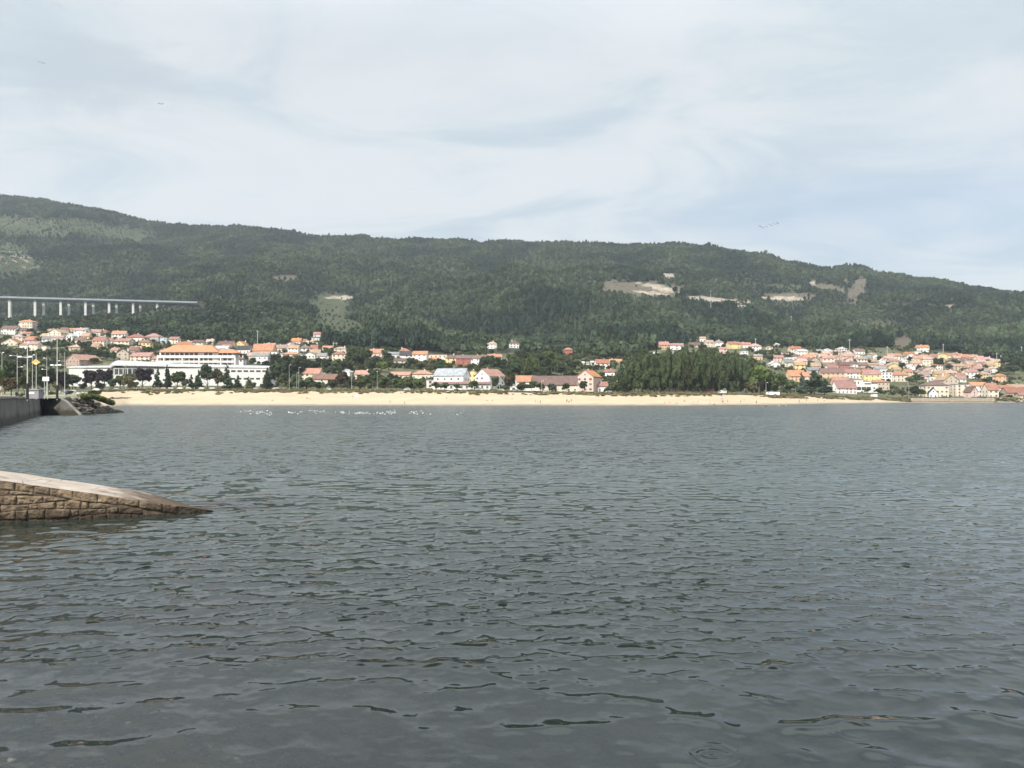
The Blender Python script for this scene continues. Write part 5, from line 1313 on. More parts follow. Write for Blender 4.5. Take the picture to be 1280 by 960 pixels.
def slipway():
    r = empty('slipway', (TIP.x, TIP.y, 0), 0)
    def W3(s, o, z): q = SD * s + SN * o; return (q.x, q.y, z)    # o: outwards (towards camera) negative = into slip
    # slab
    vs = []; fs = []; n = 70; mb = MB()
    S0, S1 = -5.0, 24.0
    for i in range(n):
        a, b_ = S0 + (S1 - S0) * i / n, S0 + (S1 - S0) * (i + 1) / n
        for k in range(6):
            o0, o1 = -SW * k / 6, -SW * (k + 1) / 6
            z = lambda s, o: float(slip_z(s, o)) + .012 * math.sin(s * 3.1 + o * 2) * 1 + .008 * math.sin(s * 11 + o * 7)
            mb.poly([W3(b_, o0, z(b_, o0)), W3(a, o0, z(a, o0)), W3(a, o1, z(a, o1)), W3(b_, o1, z(b_, o1))])
    for i in range(n):   # far side skirt
        a, b_ = S0 + (S1 - S0) * i / n, S0 + (S1 - S0) * (i + 1) / n
        mb.poly([W3(a, -SW, float(slip_z(a, -SW))), W3(b_, -SW, float(slip_z(b_, -SW))), W3(b_, -SW, -2.2), W3(a, -SW, -2.2)])
    mb.build('ramp_slab', m_slab, r)
    # masonry face
    V = []; Q = []; Tn = []
    def stone(s0, s1, zf0, zf1, depth=.5, bulge=.05):
        ns, nz = max(5, int((s1 - s0) / .035)), 10
        j = [random.uniform(-.03, .03) for _ in range(8)]
        tone = random.choice([(.85, .76, .64), (.95, .86, .74), (.78, .66, .54), (.92, .80, .66), (.74, .65, .56), (.95, .9, .8)])
        k = random.uniform(.75, 1.15); tone = tuple(min(1, t * k) for t in tone)
        b0 = len(V); off = random.uniform(-.035, .045)
        for iz in range(nz + 1):
            for i in range(ns + 1):
                u, w_ = i / ns, iz / nz
                s = s0 + (s1 - s0) * u + (j[0] if u < .5 else j[1]) * (1 - abs(2 * w_ - 1)) ; 
                lo = zf0(s) + j[2] * (1 - u) + j[3] * u; hi = zf1(s) + j[4] * (1 - u) * .5
                z = lo + (hi - lo) * w_
                e = min(u, 1 - u) * (s1 - s0); ez = min(w_, 1 - w_) * (hi - lo)
                rr = 1 - math.exp(-min(e, ez) / .013)
                o = off * .6 - .04 * (1 - rr) + rr * (float(fbm(s * 4, z * 6, 5, 2)) - .5) * .07 + rr * (float(fbm(s * 17, z * 19, 8, 2)) - .5) * .07
                V.append(W3(s, o, z)); Tn.append(tone)
        N = ns + 1
        for iz in range(nz):
            for i in range(ns): a = b0 + iz * N + i; Q.append((a, a + N, a + N + 1, a + 1))
    s = -4.6
    while s < 23.5:
        L = random.uniform(.5, 1.3); e = s + L
        stone(s + .008, e - .008, lambda q: slip_top(q) - .29 + .03 * math.sin(q * 2.3), lambda q: slip_top(q) + .012, bulge=.05); s = e
    z0 = -.75
    while z0 < 4.4:
        hgt = random.uniform(.19, .34); z1 = z0 + hgt
        s = (z0 + .36) / SLOPE + .1
        s = max(s, -4)
        while s < 23.5:
            L = random.uniform(.25, .95); e = s + L
            ztop = lambda q, z1=z1: min(z1 - .012 + .05 * math.sin(q * 1.7 + z1 * 9), slip_top(q) - .31 + .03 * math.sin(q * 2.3))
            if ztop((s + e) / 2) - z0 > .1: stone(s + .008, e - .008, lambda q, z0=z0: z0 + .05 * math.sin(q * 1.7 + z0 * 9), ztop)
            s = e
        z0 = z1
    me = mesh_np('stone_wall', V, Q, smooth=True); me.materials.append(m_st)
    ca = me.color_attributes.new('tone', 'FLOAT_COLOR', 'POINT'); ca.data.foreach_set('color', np.array([(*t, 1) for t in Tn], np.float32).ravel())
    link('stone_wall', me, r)
    mb = MB()   # mortar bed behind the stones
    mb.poly([W3(-4.8, -.045, -2.2), W3(-4.8, -.045, slip_top(-4.8)), W3(24, -.045, slip_top(24) - .02), W3(24, -.045, -2.2)])
    mb.build('mortar', simple('dark_mortar', (.10, .075, .055), .95, .4, 3), r)
    tag(r, 'old stone slipway with pale concrete ramp sloping into the water', 'slipway')
slipway()

# ------------------------------------------------------------------ seabed and water
def bed_depth(x, y):
    d = 0.22 + 0.19 * np.maximum(0, x + 6.6) + 0.15 * np.maximum(0, y - 8.6) + (fbm(x / 1.3, y / 1.3, 71, 4) - .5) * .5
    return np.clip(d, 0.08, 6)
m_bed, nt, b = mat('seabed'); p = pos(nt)
f = noise(nt, p, .9, 7, .62); g = noise(nt, p, 4, 6, .7); v = nd(nt, 'ShaderNodeTexVoronoi', {'Vector': p, 'Scale': 7.0})
c = ramp(nt, f, (0.12, 0.10, 0.082), (0.32, 0.275, 0.225)); c = mix(nt, mapr(nt, g, .50, .60, 0, .9), c, (0.035, 0.03, 0.022)); c = mix(nt, mapr(nt, noise(nt, p, .4, 5), .48, .56, 0, .55), c, (0.05, 0.042, 0.03))
c = mix(nt, mapr(nt, noise(nt, p, .75, 4), .56, .62, 0, .8), c, (0.22, 0.24, 0.05)); c = mix(nt, mapr(nt, v.outputs['Distance'], .16, .08, 0, .9), c, (0.55, 0.50, 0.42))
nt.links.new(c, b.inputs['Base Color']); b.inputs['Roughness'].default_value = .9; bump(nt, b, g, .8, .06)
xs = np.linspace(-22, 14, 260); ys = np.linspace(4, 34, 220); X, Y = np.meshgrid(xs, ys)
Zb = -bed_depth(X, Y) + (fbm(X * 2.2, Y * 2.2, 5, 3) - .5) * .12
i = np.arange(219)[:, None] * 260 + np.arange(259)[None, :]
me = mesh_np('seabed', np.stack([X, Y, Zb], -1).reshape(-1, 3), np.stack([i, i + 1, i + 261, i + 260], -1).reshape(-1, 4), smooth=True); me.materials.append(m_bed)
structure(link('seabed', me))
mb = MB(); mb.poly([(-6000, -400, -8.5), (6000, -400, -8.5), (6000, 900, -8.5), (-6000, 900, -8.5)]); structure(mb.build('seafloor', m_bed))
# loose stones on the shallow bed
Vs = []; Qs = []
for i in range(420):
    x = random.uniform(-9.5, -1); y = 8.2 + random.random() ** 1.4 * 6
    r0 = random.uniform(.025, .09); m = rock_mesh(i % 7); 
    vv = np.array(m.v) * np.array([r0 * random.uniform(.8, 1.6), r0, r0 * .5]) + np.array([x, y, -float(bed_depth(x, y)) + r0 * .3])
    b0 = len(Vs); Vs.extend(vv.tolist()); Qs.extend([[b0 + k for k in f_] for f_ in m.f])
me = mesh_np('pebbles', Vs, Qs, smooth=True); me.materials.append(simple('pebble', (.36, .33, .28), .9, .5, 1.0))
o = link('pebbles', me); o['kind'] = 'stuff'; o['label'] = 'loose pale pebbles lying on the shallow bed under the near water'; o['category'] = 'pebbles'

def water():
    Pd = np.concatenate([np.linspace(-6000, -300, 60)[:-1], np.linspace(-300, -20, 120)[:-1], np.linspace(-20, 1300, 1060), np.linspace(1300, 1900, 240)[1:], np.linspace(1900, 7000, 60)[1:]])
    rows = np.concatenate([np.linspace(1900, 1000, 120)[:-1], np.linspace(1000, 620, 800)[:-1], np.linspace(620, 520, 250)[:-1], np.linspace(520, 502.2, 45)])
    dd = H0 * FPX / (rows - HY)
    P, D = np.meshgrid(Pd, dd); X = (P - 640) / FPX * D; Y = D.copy()
    R, N = X.shape
    spy = np.abs(np.gradient(dd))[:, None] * np.ones_like(X)
    spx = np.abs(np.gradient(Pd))[None, :] / FPX * D
    sp = np.maximum(spy, spx)
    r = np.random.default_rng(12)
    Z = np.zeros_like(X); DX = np.zeros_like(X); DY = np.zeros_like(X)
    calm = sstep(0.35, 0.62, fbm(X / 9, Y / 14, 201, 3))                      # gusts roughen some patches
    right = sstep(-9, 4, X - 0.15 * (Y - 10)) 
    near = sstep(9.5, 17, Y)
    ncomp = 110
    lam = np.exp(r.uniform(math.log(.17), math.log(3.6), ncomp))
    for L in lam:
        th = math.radians(-98 + r.normal(0, 24 if L > .8 else 52)); kx, ky = math.cos(th), math.sin(th)
        k = 2 * math.pi / L; ph = r.uniform(0, 6.283)
        amp = 0.0052 * L ** 0.62 * (2.15 if .45 < L < 1.3 else (.42 if L > 1.3 else .85))
        if L < .7:
            mod = (.16 + .70 * calm * near + .65 * near * right)
            fade = np.clip((L / sp - 3.0) / 3.0, 0, 1)
        else:
            mod = .60 + .5 * calm
            fade = np.clip((L / sp - 3.0) / 3.0, 0, 1)
        ww = (fbm(X / (L * 3) + 5 * ph, Y / (L * 3), 400 + int(L * 50), 1) + .25) if L > .5 else 1.0   # short crests
        A = amp * mod * fade * ww
        arg = k * (kx * X + ky * Y) + ph
        s_, c_ = np.sin(arg), np.cos(arg)
        Z += A * c_; q = 1.0
        DX -= q * A * kx * s_; DY -= q * A * ky * s_
    sg = float(np.sqrt((Z[(D > 9) & (D < 22)] ** 2).mean())); print('WAVE SIGMA', sg)
    u = Z / sg; u = np.where(u > 0, 2.3 * np.tanh(u / 2.3), u); Z = sg * .66 * (np.exp(.62 * np.clip(u, -3, 2.1)) - 1.21); DY -= .75 * np.clip(Z, 0, None)
    # rings spreading from something that broke the surface
    for (rx, ry, a0, l0) in ((X_(892, 9.65), 9.65, .010, .16), (X_(1065, 10.3), 10.3, .004, .12)):
        rr = np.hypot(X - rx, Y - ry) + .10 * (fbm(X * 2.5, Y * 2.5, 31, 2) - .5); Z += .8 * a0 * np.cos(rr * 6.283 / l0) * np.exp(-((rr - .2) / .2) ** 2) * np.clip(2.2 * fbm(X * 3, Y * 3, 77, 2) - .6, 0, 1)
    Z *= 1.0
    v = np.stack([X + DX, Y + DY, Z], -1).reshape(-1, 3)
    i = np.arange(R - 1)[:, None] * N + np.arange(N - 1)[None, :]
    q = np.stack([i, i + 1, i + N + 1, i + N], -1).reshape(-1, 4)
    me = mesh_np('water', v, q, smooth=True)
    dep = bed_depth(X, Y)
    rel = np.stack([X - TIP.x, Y - TIP.y], -1); s = rel @ np.array(SD); o_ = rel @ np.array(SN)
    on = (o_ < 0.05) & (o_ > -SW) & (s < 2.5) & (s > -5)
    dep = np.where(on, np.maximum(0.0, -slip_z(s, o_)), dep)
    clear = np.minimum(.97, 1.15 * np.exp(-.95 * dep))
    clear = np.where((Y > 45) | (X < -21) | (X > 13.5) | (Y < 4.2), 0, clear)
    rough = np.clip(1 - np.clip((.6 / sp - 3) / 3, 0, 1), 0, 1)
    col = np.zeros((R * N, 4), np.float32); col[:, 0] = clear.ravel(); col[:, 1] = (rough * (.12 + .88 * sstep(14, 42, Y))).ravel(); col[:, 2] = ((calm * .5 + .4) * (.55 + .95 * sstep(12, 30, Y))).ravel(); col[:, 3] = (1 - sstep(13, 38, Y)).ravel()      # darker body colour close in, paler farther out in place of reflected sky
    ca = me.color_attributes.new('watercol', 'FLOAT_COLOR', 'POINT'); ca.data.foreach_set('color', col.ravel())
    m = bpy.data.materials.new('sea_water'); m.use_nodes = True; nt = m.node_tree; nt.nodes.clear()
    p = pos(nt); at = nd(nt, 'ShaderNodeSeparateColor', {0: nd(nt, 'ShaderNodeAttribute', attribute_name='watercol').outputs['Color']})
    nrm = nd(nt, 'ShaderNodeNewGeometry').outputs['Normal']
    def tilt(scale, sc, amp):
        mp = nd(nt, 'ShaderNodeMapping', {'Vector': p, 'Scale': sc}); n = nd(nt, 'ShaderNodeTexNoise', {'Vector': mp.outputs[0], 'Scale': scale, 'Detail': 3.0, 'Roughness': .6})
        s = nd(nt, 'ShaderNodeVectorMath', {0: n.outputs['Color'], 1: (.5, .5, .5)}, operation='SUBTRACT').outputs[0]
        s = nd(nt, 'ShaderNodeVectorMath', {0: s, 1: (amp * .7, amp, 0)}, operation='MULTIPLY').outputs[0]
        return s
    def vscale(v, f): return nd(nt, 'ShaderNodeVectorMath', {0: v, 'Scale': f}, operation='SCALE').outputs[0]
    big = vscale(tilt(.75, (.55, 1, 1), 2.8), at.outputs[1])            # waves the mesh is too coarse to carry
    fine = vscale(tilt(3.4, (.6, 1, 1), .55), at.outputs[2])
    tot = nd(nt, 'ShaderNodeVectorMath', {0: big, 1: fine}, operation='ADD').outputs[0]
    gust = mapr(nt, noise(nt, nd(nt, 'ShaderNodeMapping', {'Vector': p, 'Scale': (.35, 1, 1)}).outputs[0], .035, 5, .6), .35, .65, .65, 1.25)
    tot = vscale(tot, gust)
    # at grazing view only the facets that lean towards the viewer can be seen
    inc = nd(nt, 'ShaderNodeNewGeometry').outputs['Incoming']
    dv = nd(nt, 'ShaderNodeVectorMath', {0: tot, 1: inc}, operation='DOT_PRODUCT').outputs['Value']
    ez = nd(nt, 'ShaderNodeSeparateXYZ', {0: inc}).outputs[2]
    graz = mapr(nt, ez, .03, .26, 1, 0)
    back = nd(nt, 'ShaderNodeMath', {0: dv, 1: 0.0}, operation='LESS_THAN').outputs[0]
    fl = nd(nt, 'ShaderNodeMath', {0: graz, 1: back}, operation='MULTIPLY').outputs[0]
    tot = vscale(tot, mapr(nt, fl, 0, 1, 1, -1))
    nn = nd(nt, 'ShaderNodeVectorMath', {0: nd(nt, 'ShaderNodeVectorMath', {0: nrm, 1: tot}, operation='ADD').outputs[0]}, operation='NORMALIZE').outputs[0]
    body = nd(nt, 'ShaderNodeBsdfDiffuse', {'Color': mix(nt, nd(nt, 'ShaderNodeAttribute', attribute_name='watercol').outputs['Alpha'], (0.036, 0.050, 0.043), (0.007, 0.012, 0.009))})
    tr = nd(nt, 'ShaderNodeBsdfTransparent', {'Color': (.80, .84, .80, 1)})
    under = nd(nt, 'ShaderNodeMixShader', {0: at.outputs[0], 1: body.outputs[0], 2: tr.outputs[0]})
    gl = nd(nt, 'ShaderNodeBsdfGlossy', {'Color': (1, 1, 1, 1), 'Roughness': .03, 'Normal': nn})
    fr = nd(nt, 'ShaderNodeFresnel', {'IOR': 1.52, 'Normal': nn})
    fin = nd(nt, 'ShaderNodeMixShader', {0: fr.outputs[0], 1: under.outputs[0], 2: gl.outputs[0]})
    o = nd(nt, 'ShaderNodeOutputMaterial', {0: fin.outputs[0]})
    me.materials.append(m); structure(link('water', me))
water()

# ------------------------------------------------------------------ vehicles
def car_mesh():
    b_ = MB()
    def ring(x0, x1, z, w): return [(x0, -w, z), (x1, -w, z), (x1, w, z), (x0, w, z)]
    b_.hexa(ring(-2.1, 2.1, .28, .80) + ring(-2.15, 2.12, .62, .86)); b_.hexa(ring(-2.15, 2.12, .623, .86) + ring(-2.05, 1.95, .92, .80))
    b_.hexa(ring(-1.62, 1.25, 1.33, .62) + ring(-1.5, 1.0, 1.45, .56))
    g = MB(); g.hexa(ring(-1.95, 1.75, .923, .77) + ring(-1.6, 1.2, 1.328, .62))
    return b_.mesh('car_body', M_WHITE), g.mesh('car_windows', M_GLASS)
CB, CG = car_mesh()
def wheel():
    m = MB(); m.tube((0, -.1, 0), (0, .1, 0), .32, .32, 14, 0); m.tube((0, -.115, 0), (0, .115, 0), .18, .18, 10, 1); return m.mesh('wheel', [M_BLACK, M_METAL])
WH = wheel()
def van_mesh():
    b_ = MB()
    b_.hexa([(-2.6, -.95, .3), (2.5, -.95, .3), (2.5, .95, .3), (-2.6, .95, .3), (-2.6, -.95, 2.25), (1.5, -.95, 2.25), (1.5, .95, 2.25), (-2.6, .95, 2.25)])
    g = MB(); g.box(1.0, 1.62, -.98, .98, 1.35, 1.95); return b_.mesh('van_body', M_WHITE), g.mesh('van_windows', M_GLASS)
VB, VG = van_mesh()
PAINT = {k: simple('paint_' + k, v, .3, .03) for k, v in dict(white=(.8, .8, .8), silver=(.5, .51, .53), dark=(.03, .035, .045), red=(.35, .04, .03), blue=(.05, .09, .2), grey=(.2, .2, .21)).items()}
def car(P, base, colr, phr, van=False, loc=None, rz=0):
    loc = loc if loc is not None else place(P, base, 440)
    r = empty('parked_van' if van else 'parked_car', loc, rz)
    bo = link('body', VB if van else CB, r); bo.material_slots[0].link = 'OBJECT'; bo.material_slots[0].material = PAINT[colr]
    link('windows', VG if van else CG, r)
    for x in (-1.35, 1.35):
        for y in (-.8, .8): link('wheel', WH, r, (x, y, .32))
    tag(r, 'parked %s %s %s' % (colr, 'van' if van else 'car', phr), 'van' if van else 'car', 'vehicles parked along the shore', P)
for (P, c_) in [(83, 'blue'), (92, 'grey'), (121, 'white'), (134, 'dark'), (146, 'silver')]:
    q = place(P, 488.6, 440) if P > 116 else tp(P, 420); car(P, 0, c_, 'behind left promenade', loc=q, rz=random.uniform(-.2, .2))
for (P, b_, c_, vn) in [(196, 487.4, 'dark', 0), (205, 487.4, 'red', 0), (214, 487.4, 'dark', 0), (225, 487.4, 'silver', 0), (236, 487.4, 'white', 0), (252, 487.4, 'grey', 0), (266, 487.4, 'silver', 0), (321, 487.4, 'silver', 0),
                       (345, 487.4, 'white', 0), (410, 488, 'white', 0), (509, 488, 'white', 0), (563, 488.2, 'white', 0), (598, 488.6, 'white', 0), (606, 488.6, 'white', 0), (616, 488.8, 'dark', 0), (626, 489, 'white', 0), (646, 489.8, 'silver', 0),
                       (659, 490.2, 'white', 1), (667, 490.2, 'white', 1), (681, 490.8, 'silver', 0), (706, 491.2, 'white', 0), (718, 491.4, 'white', 0), (762, 491.6, 'white', 0), (783, 492, 'silver', 0), (897, 492.3, 'white', 0), (903, 492.3, 'white', 1), (925, 492.8, 'grey', 0),
                       (962, 494.2, 'white', 1), (969, 494.4, 'white', 1), (1092, 496.5, 'white', 1), (1230, 498, 'dark', 0)]:
    car(P, b_, c_, 'behind the beach', bool(vn), rz=random.choice((0, math.pi)) + random.uniform(-.15, .15))
def kiosk():
    lo = place(887, 492.4, 440); r = empty('kiosk', lo); w = 2.6
    m = MB(); m.box(-w, w, -1.3, 1.3, 0, 2.5); m.build('walls', simple('red_boards', (.28, .08, .05), .8, .2), r)
    m = MB(); m.box(-w - .3, w + .3, -1.9, 1.6, 2.503, 2.7); m.build('roof', ROOFS['brown'], r)
    m = MB(); m.box(-1.6, 1.6, -1.36, -1.28, 1.1, 2.0); m.build('hatch', M_GLASS, r)
    tag(r, 'small red-brown beach kiosk in front of the poplar grove', 'kiosk', None, 887)
kiosk()

# ------------------------------------------------------------------ people
def body_mesh(name, J, E, R, split):
    """J joints, E bones, R radii -> one continuous skinned body; split(co) -> material index"""
    me = bpy.data.meshes.new(name); me.from_pydata(J, E, [])
    o = bpy.data.objects.new(name, me); C.objects.link(o)
    sk = o.modifiers.new('skin', 'SKIN'); ss = o.modifiers.new('sub', 'SUBSURF'); ss.levels = 1
    for i, rr in enumerate(R): o.data.skin_vertices[0].data[i].radius = (rr, rr)
    o.data.skin_vertices[0].data[0].use_root = True
    dg = bpy.context.evaluated_depsgraph_get(); ev = o.evaluated_get(dg)
    m2 = bpy.data.meshes.new_from_object(ev, depsgraph=dg); m2.name = name
    bpy.data.objects.remove(o)
    m2.materials.clear()
    for k in ('shirt', 'trousers', 'skin'): m2.materials.append(CLOTH[k])
    for pl in m2.polygons: pl.material_index = split(pl.center); pl.use_smooth = True
    return m2
def cl(n, c): return simple(n, c, .9, .1, 4)
CLOTH = dict(shirt=cl('cloth_white', (.75, .74, .72)), trousers=cl('cloth_navy', (.03, .035, .06)), skin=cl('skin', (.50, .29, .19)))
SH = dict(white=CLOTH['shirt'], black=cl('cloth_black', (.02, .02, .022)), blue=cl('cloth_blue', (.08, .16, .38)), red=cl('cloth_red', (.42, .05, .05)), pink=cl('cloth_pink', (.62, .35, .36)), grey=cl('cloth_grey', (.3, .3, .31)), lilac=cl('cloth_lilac', (.5, .45, .6)))
TR = dict(navy=CLOTH['trousers'], tan=cl('cloth_tan', (.42, .30, .17)), black=SH['black'], skin=CLOTH['skin'])
def standing(walk=0.0):
    J = [(0, 0, .95), (0, 0, 1.2), (0, 0, 1.42), (0, 0, 1.52), (0, -.02, 1.66), (.10, 0, .90), (.11, -.14 * walk, .50), (.12, -.22 * walk if walk else 0, .09), (.12, -.22 * walk - .12, .04),
         (-.10, 0, .90), (-.11, .08 * walk, .50), (-.12, .26 * walk, .09), (-.12, .26 * walk - .12, .04), (.19, 0, 1.42), (.24, .12 * walk, 1.15), (.25, .05 * walk - .05, .90), (.25, -.06, .80),
         (-.19, 0, 1.42), (-.24, -.12 * walk, 1.15), (-.25, -.18 * walk - .05, .92), (-.25, -.06, .81)]
    E = [(0, 1), (1, 2), (2, 3), (3, 4), (0, 5), (5, 6), (6, 7), (7, 8), (0, 9), (9, 10), (10, 11), (11, 12), (2, 13), (13, 14), (14, 15), (15, 16), (2, 17), (17, 18), (18, 19), (19, 20)]
    R = [.15, .14, .15, .06, .11, .10, .07, .045, .04, .10, .07, .045, .04, .065, .05, .038, .035, .065, .05, .038, .035]
    return body_mesh('standing_body', J, E, R, lambda c: 2 if c.z > 1.49 or (abs(c.x) > .2 and c.z < 1.12 and c.z > .6) else (1 if c.z < .98 else 0))
def sitting():
    J = [(0, 0, .12), (0, .02, .38), (0, .0, .60), (0, -.01, .70), (0, -.03, .84), (.1, -.02, .12), (.13, -.30, .42), (.13, -.50, .08), (.13, -.62, .04), (-.1, -.02, .12), (-.13, -.30, .40), (-.13, -.52, .08), (-.13, -.64, .04),
         (.18, 0, .59), (.24, -.12, .38), (.16, -.30, .44), (-.18, 0, .59), (-.24, -.12, .38), (-.16, -.30, .44)]
    E = [(0, 1), (1, 2), (2, 3), (3, 4), (0, 5), (5, 6), (6, 7), (7, 8), (0, 9), (9, 10), (10, 11), (11, 12), (2, 13), (13, 14), (14, 15), (2, 16), (16, 17), (17, 18)]
    R = [.16, .14, .15, .06, .11, .10, .075, .045, .04, .10, .075, .045, .04, .065, .05, .04, .065, .05, .04]
    return body_mesh('sitting_body', J, E, R, lambda c: 2 if c.z > .68 else (1 if c.z < .2 or c.y < -.22 else 0))
def lying():
    J = [(0, 0, .13), (0, .25, .14), (0, .47, .15), (0, .57, .15), (0, .72, .16), (.1, -.05, .11), (.12, -.45, .2), (.12, -.85, .07), (-.1, -.05, .11), (-.12, -.45, .1), (-.12, -.88, .07), (.19, .46, .13), (.3, .2, .09), (.3, -.05, .07), (-.19, .46, .13), (-.3, .3, .09), (-.25, .1, .07)]
    E = [(0, 1), (1, 2), (2, 3), (3, 4), (0, 5), (5, 6), (6, 7), (0, 8), (8, 9), (9, 10), (2, 11), (11, 12), (12, 13), (2, 14), (14, 15), (15, 16)]
    R = [.14, .13, .14, .06, .11, .09, .065, .045, .09, .065, .045, .06, .045, .035, .06, .045, .035]
    return body_mesh('lying_body', J, E, R, lambda c: 1 if -.2 < c.y < .08 else 2)
POSE = dict(stand=standing(0), walk=standing(1.0), sit=sitting(), lie=lying())
HAIR = {}
for k, c_ in dict(stand=(0, .0, 1.70), walk=(0, .0, 1.70), sit=(0, -.01, .885), lie=(0, .76, .19)).items():
    m = MB(); m.ball(c_, .115, .125, .10, 8); HAIR[k] = m.mesh('hair', cl('hair_dark', (.03, .022, .016)), True)
PW = dict(stand='standing', walk='walking', sit='sitting', lie='lying')
def person(loc, pose, shirt, tr, phr, P, rz=None, sc=1.0, extra=''):
    o = link('person', POSE[pose], None, loc); o.rotation_euler = (0, 0, random.uniform(0, 6.28) if rz is None else rz); o.scale = (sc,) * 3
    for i, m_ in ((0, SH[shirt]), (1, TR[tr])): o.material_slots[i].link = 'OBJECT'; o.material_slots[i].material = m_
    link('hair', HAIR[pose], o)
    wear = 'in swimwear' if pose == 'lie' or tr == 'skin' else 'in %s top and %s trousers' % (shirt, tr)
    tag(o, 'person %s %s%s %s' % (PW[pose], wear, extra, phr), 'person', 'people on the shore', P)
for (P, d, pose, sh, tr, rz) in [(1.0, 118.5, 'walk', 'white', 'tan', 1.4), (20.5, 127, 'sit', 'black', 'navy', 1.2), (48.5, 160, 'sit', 'black', 'black', .6), (97, 212, 'stand', 'white', 'navy', .3), (99.5, 213, 'walk', 'white', 'navy', 1.2),
                                (107.5, 216, 'walk', 'lilac', 'black', -1), (104, 228, 'walk', 'white', 'navy', 1), (83, 260, 'walk', 'blue', 'black', 1), (75, 270, 'walk', 'white', 'tan', 1), (68, 300, 'walk', 'pink', 'navy', 1), (62, 280, 'stand', 'white', 'black', 1)]:
    lo = tp(P, d)
    if P < 46: lo.z = 4.2 + .38
    if P > 90 and P < 110: lo.z = max(lo.z, 4.0)
    person(lo, pose, sh, tr, 'on left promenade', P, rz)
for i, P in enumerate([152, 168, 170.5, 174, 176, 179, 181, 184, 187, 189.5, 195, 199, 203, 207, 229, 243]):
    person(place(P, 487.6, 440), random.choice(('stand', 'walk')), random.choice(('white', 'white', 'white', 'pink', 'blue')), random.choice(('navy', 'tan', 'black')), 'on path left of beach', P, None)
for i, P in enumerate([800, 803.5, 806, 809, 813, 842, 848, 868, 872, 876, 931, 936]):
    person(place(P, 492.2, 440), random.choice(('stand', 'walk')), random.choice(('white', 'white', 'grey', 'red')), random.choice(('navy', 'tan', 'black')), 'below the poplar grove', P, None)
for (P, b_, pose, sh, tr) in [(341, 501, 'lie', 'white', 'navy'), (377, 497.5, 'lie', 'blue', 'navy'), (383.5, 498.5, 'sit', 'red', 'navy'), (387, 499, 'lie', 'red', 'navy'), (441, 496.5, 'sit', 'grey', 'navy'), (460, 492.6, 'stand', 'black', 'black'), (487.5, 504.3, 'stand', 'pink', 'skin'),
                             (505.5, 506, 'stand', 'grey', 'skin'), (535, 494, 'stand', 'grey', 'tan'), (558, 498.6, 'sit', 'grey', 'tan'), (609, 501, 'lie', 'blue', 'navy'), (615, 501.5, 'sit', 'pink', 'skin'), (640, 499, 'lie', 'grey', 'navy'), (669, 504, 'walk', 'pink', 'skin'),
                             (672, 504, 'walk', 'white', 'skin'), (675.5, 504.5, 'stand', 'grey', 'navy'), (708.6, 503, 'stand', 'black', 'black'), (711.5, 503, 'sit', 'black', 'black'), (714, 503, 'walk', 'black', 'tan'), (831, 504.4, 'sit', 'grey', 'tan'), (837, 503.8, 'lie', 'grey', 'navy'),
                             (846, 504.5, 'lie', 'pink', 'navy'), (855, 502, 'sit', 'grey', 'navy'), (867, 502.5, 'lie', 'grey', 'navy'), (872.5, 502.8, 'sit', 'pink', 'skin'), (887.5, 506, 'stand', 'pink', 'skin'), (892.8, 506.4, 'sit', 'black', 'skin'), (903, 502.6, 'sit', 'black', 'navy'),
                             (909.6, 503.6, 'stand', 'pink', 'skin'), (926, 502.6, 'sit', 'grey', 'navy'), (930, 502.4, 'stand', 'grey', 'skin'), (945.5, 504.6, 'stand', 'red', 'navy'), (999, 503, 'walk', 'grey', 'navy'), (1008, 502.4, 'stand', 'red', 'skin'), (1022, 502, 'walk', 'grey', 'tan'), (1030, 501.5, 'sit', 'grey', 'navy')]:
    person(place(P, b_), pose, sh, tr, 'on the sand', P, None)
for (P, b_, pose, tr) in [(954.5, 508.6, 'stand', 'skin'), (956.8, 508.8, 'walk', 'navy'), (958.6, 508.4, 'stand', 'navy'), (974.2, 508.8, 'stand', 'skin'), (982.5, 508.2, 'stand', 'skin')]:
    d = H0 * FPX / (b_ - HY); person(Vector(((P - 640) / FPX * d, d, -.25)), pose, 'pink', tr, 'wading off the beach', P, None)
def parasol(P, b_, c1, label):
    lo = place(P, b_); r = empty('beach_umbrella', lo); m = MB(); m.tube((0, 0, -.2), (0, 0, 2.1), .03, .03, 6); m.build('pole', M_WHITE, r)
    m = MB(); n = 10
    for i in range(n):
        a0, a1 = 6.283 * i / n, 6.283 * (i + 1) / n; A = (1.15 * math.cos(a0), 1.15 * math.sin(a0), 1.75); B_ = (1.15 * math.cos(a1), 1.15 * math.sin(a1), 1.75)
        m.poly([A, B_, (0, 0, 2.15)]); m.poly([(A[0], A[1], 1.72), (0, 0, 2.11), (B_[0], B_[1], 1.72)]); m.poly([A, (A[0], A[1], 1.72), (B_[0], B_[1], 1.72), B_])
    m.build('canopy', c1, r); tag(r, label, 'umbrella', 'beach umbrellas', P)
parasol(902.5, 502.8, SH['blue'], 'blue beach umbrella open above a person on right sand')
def tent():
    lo = place(446, 496.8); r = empty('beach_tent', lo); m = MB()
    m.poly([(-1.2, -.9, 0), (1.2, -.9, 0), (0, 0, 1.7)]); m.poly([(1.2, -.9, 0), (1.2, .9, 0), (0, 0, 1.7)]); m.poly([(1.2, .9, 0), (-1.2, .9, 0), (0, 0, 1.7)]); m.poly([(-1.2, .9, 0), (-1.2, -.9, 0), (0, 0, 1.7)])
    m.build('canvas', SH['white'], r); m = MB(); m.poly([(-.35, -.70, .02), (.35, -.70, .02), (0, -.28, 1.0)]); m.build('opening', SH['grey'], r)
    tag(r, 'small white beach tent pitched on the sand near trees', 'tent', None, 446)
tent()

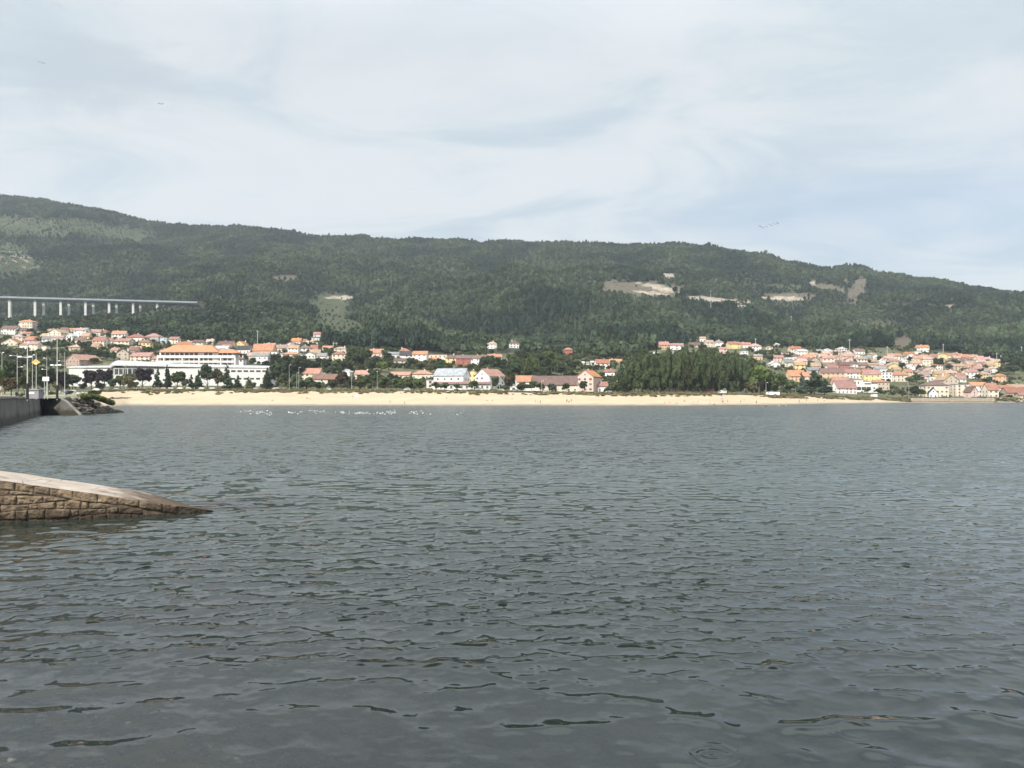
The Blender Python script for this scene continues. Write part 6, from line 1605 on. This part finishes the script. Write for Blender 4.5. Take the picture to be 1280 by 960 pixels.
# ------------------------------------------------------------------ gulls
def gull_float():
    m = MB(); m.ball((0, 0, .07), .24, .09, .09, 8, 0); m.ball((.19, 0, .19), .055, .05, .055, 6, 0); m.tube((.14, 0, .08), (.18, 0, .18), .05, .04, 6, 0)
    m.hexa([(-.36, -.03, .1), (-.05, -.09, .08), (-.05, .09, .08), (-.36, .03, .1), (-.36, -.02, .13), (0, -.07, .165), (0, .07, .165), (-.36, .02, .13)], 1); m.tube((.24, 0, .19), (.31, 0, .175), .014, .004, 5, 2)
    return m.mesh('gull_body', [simple('gull_white', (.85, .85, .84), .8, .03), simple('gull_grey', (.42, .44, .47), .8, .1), M_YELL], True)
GF = gull_float()
k = 0
while k < 120:
    P = random.uniform(300, 530) if random.random() < .96 else random.uniform(530, 595)
    c0 = 515.3 + 1.1 * math.sin(P / 17) + (P - 300) * .006; py = random.gauss(c0, 1.2)
    if py < 511 or math.sin(P * .21) + math.sin(P * .083 + 1) < -1.1: continue
    d = H0 * FPX / (py - HY); o = link('gull', GF, None, ((P - 640) / FPX * d, d, -.01)); o.rotation_euler = (0, 0, random.uniform(0, 6.28)); o.scale = (1.05,) * 3
    tag(o, 'white gull floating in the flock on the water off the beach', 'gull', 'gulls floating in the flock', P, True); k += 1
def gull_fly():
    m = MB(); m.ball((0, 0, 0), .07, .25, .07, 8)
    for s in (-1, 1):
        m.poly([(s * .04, .12, .02), (s * .38, .16, .16), (s * .38, -.02, .15), (s * .04, -.10, .01)]); m.poly([(s * .38, .16, .16), (s * .80, .02, .08), (s * .72, -.06, .08), (s * .38, -.02, .15)])
        m.poly([(s * .04, .12, .0), (s * .04, -.10, -.01), (s * .38, -.02, .13), (s * .38, .16, .14)]); m.poly([(s * .38, .16, .14), (s * .38, -.02, .13), (s * .72, -.06, .06), (s * .80, .02, .06)])
    m.poly([(-.05, -.2, 0), (.05, -.2, 0), (.08, -.36, .01), (-.08, -.36, .01)]); return m.mesh('gull_flying', simple('bird_grey', (.22, .22, .24), .8, .1))
GB = gull_fly()
for (P, py) in [(947, 284.5), (951, 283.5), (954, 284.8), (958, 283.2), (961, 280.5), (964, 281.8), (967, 279.6), (970, 280.6), (972, 279.2), (949.5, 281.8), (49, 77), (54, 79), (199, 129.5), (203, 130), (512, 237), (517, 236.5)]:
    d = 420 + random.uniform(-15, 15); o = link('flying_bird', GB, None, ((P - 640) / FPX * d, d, H0 + (HY - py) * d / FPX)); o.rotation_euler = (random.uniform(-.3, .3), random.uniform(-.5, .5), random.uniform(-.6, .6)); o.scale = (1.5,) * 3
    near_ = 'above the right of the ridge' if P > 900 else ('above the middle of the ridge' if P > 400 else 'high in the left sky')
    tag(o, 'small grey bird flying %s' % near_, 'bird', 'birds in flight', P)

finish_labels()

# ------------------------------------------------------------------ haze
m = bpy.data.materials.new('haze_air'); m.use_nodes = True; nt = m.node_tree; nt.nodes.clear()
pv = nd(nt, 'ShaderNodeVolumePrincipled', {'Color': (0.80, 0.88, 1.0, 1), 'Density': 0.000072, 'Anisotropy': 0.2})
o = nt.nodes.new('ShaderNodeOutputMaterial'); nt.links.new(pv.outputs[0], o.inputs['Volume'])
mb = MB(); mb.box(-7000, 7000, -500, 4600, -9.6, 1250); o = mb.build('haze', m); o['kind'] = 'stuff'; o['label'] = 'thin bluish sea haze over the bay and hills'; o['category'] = 'haze'
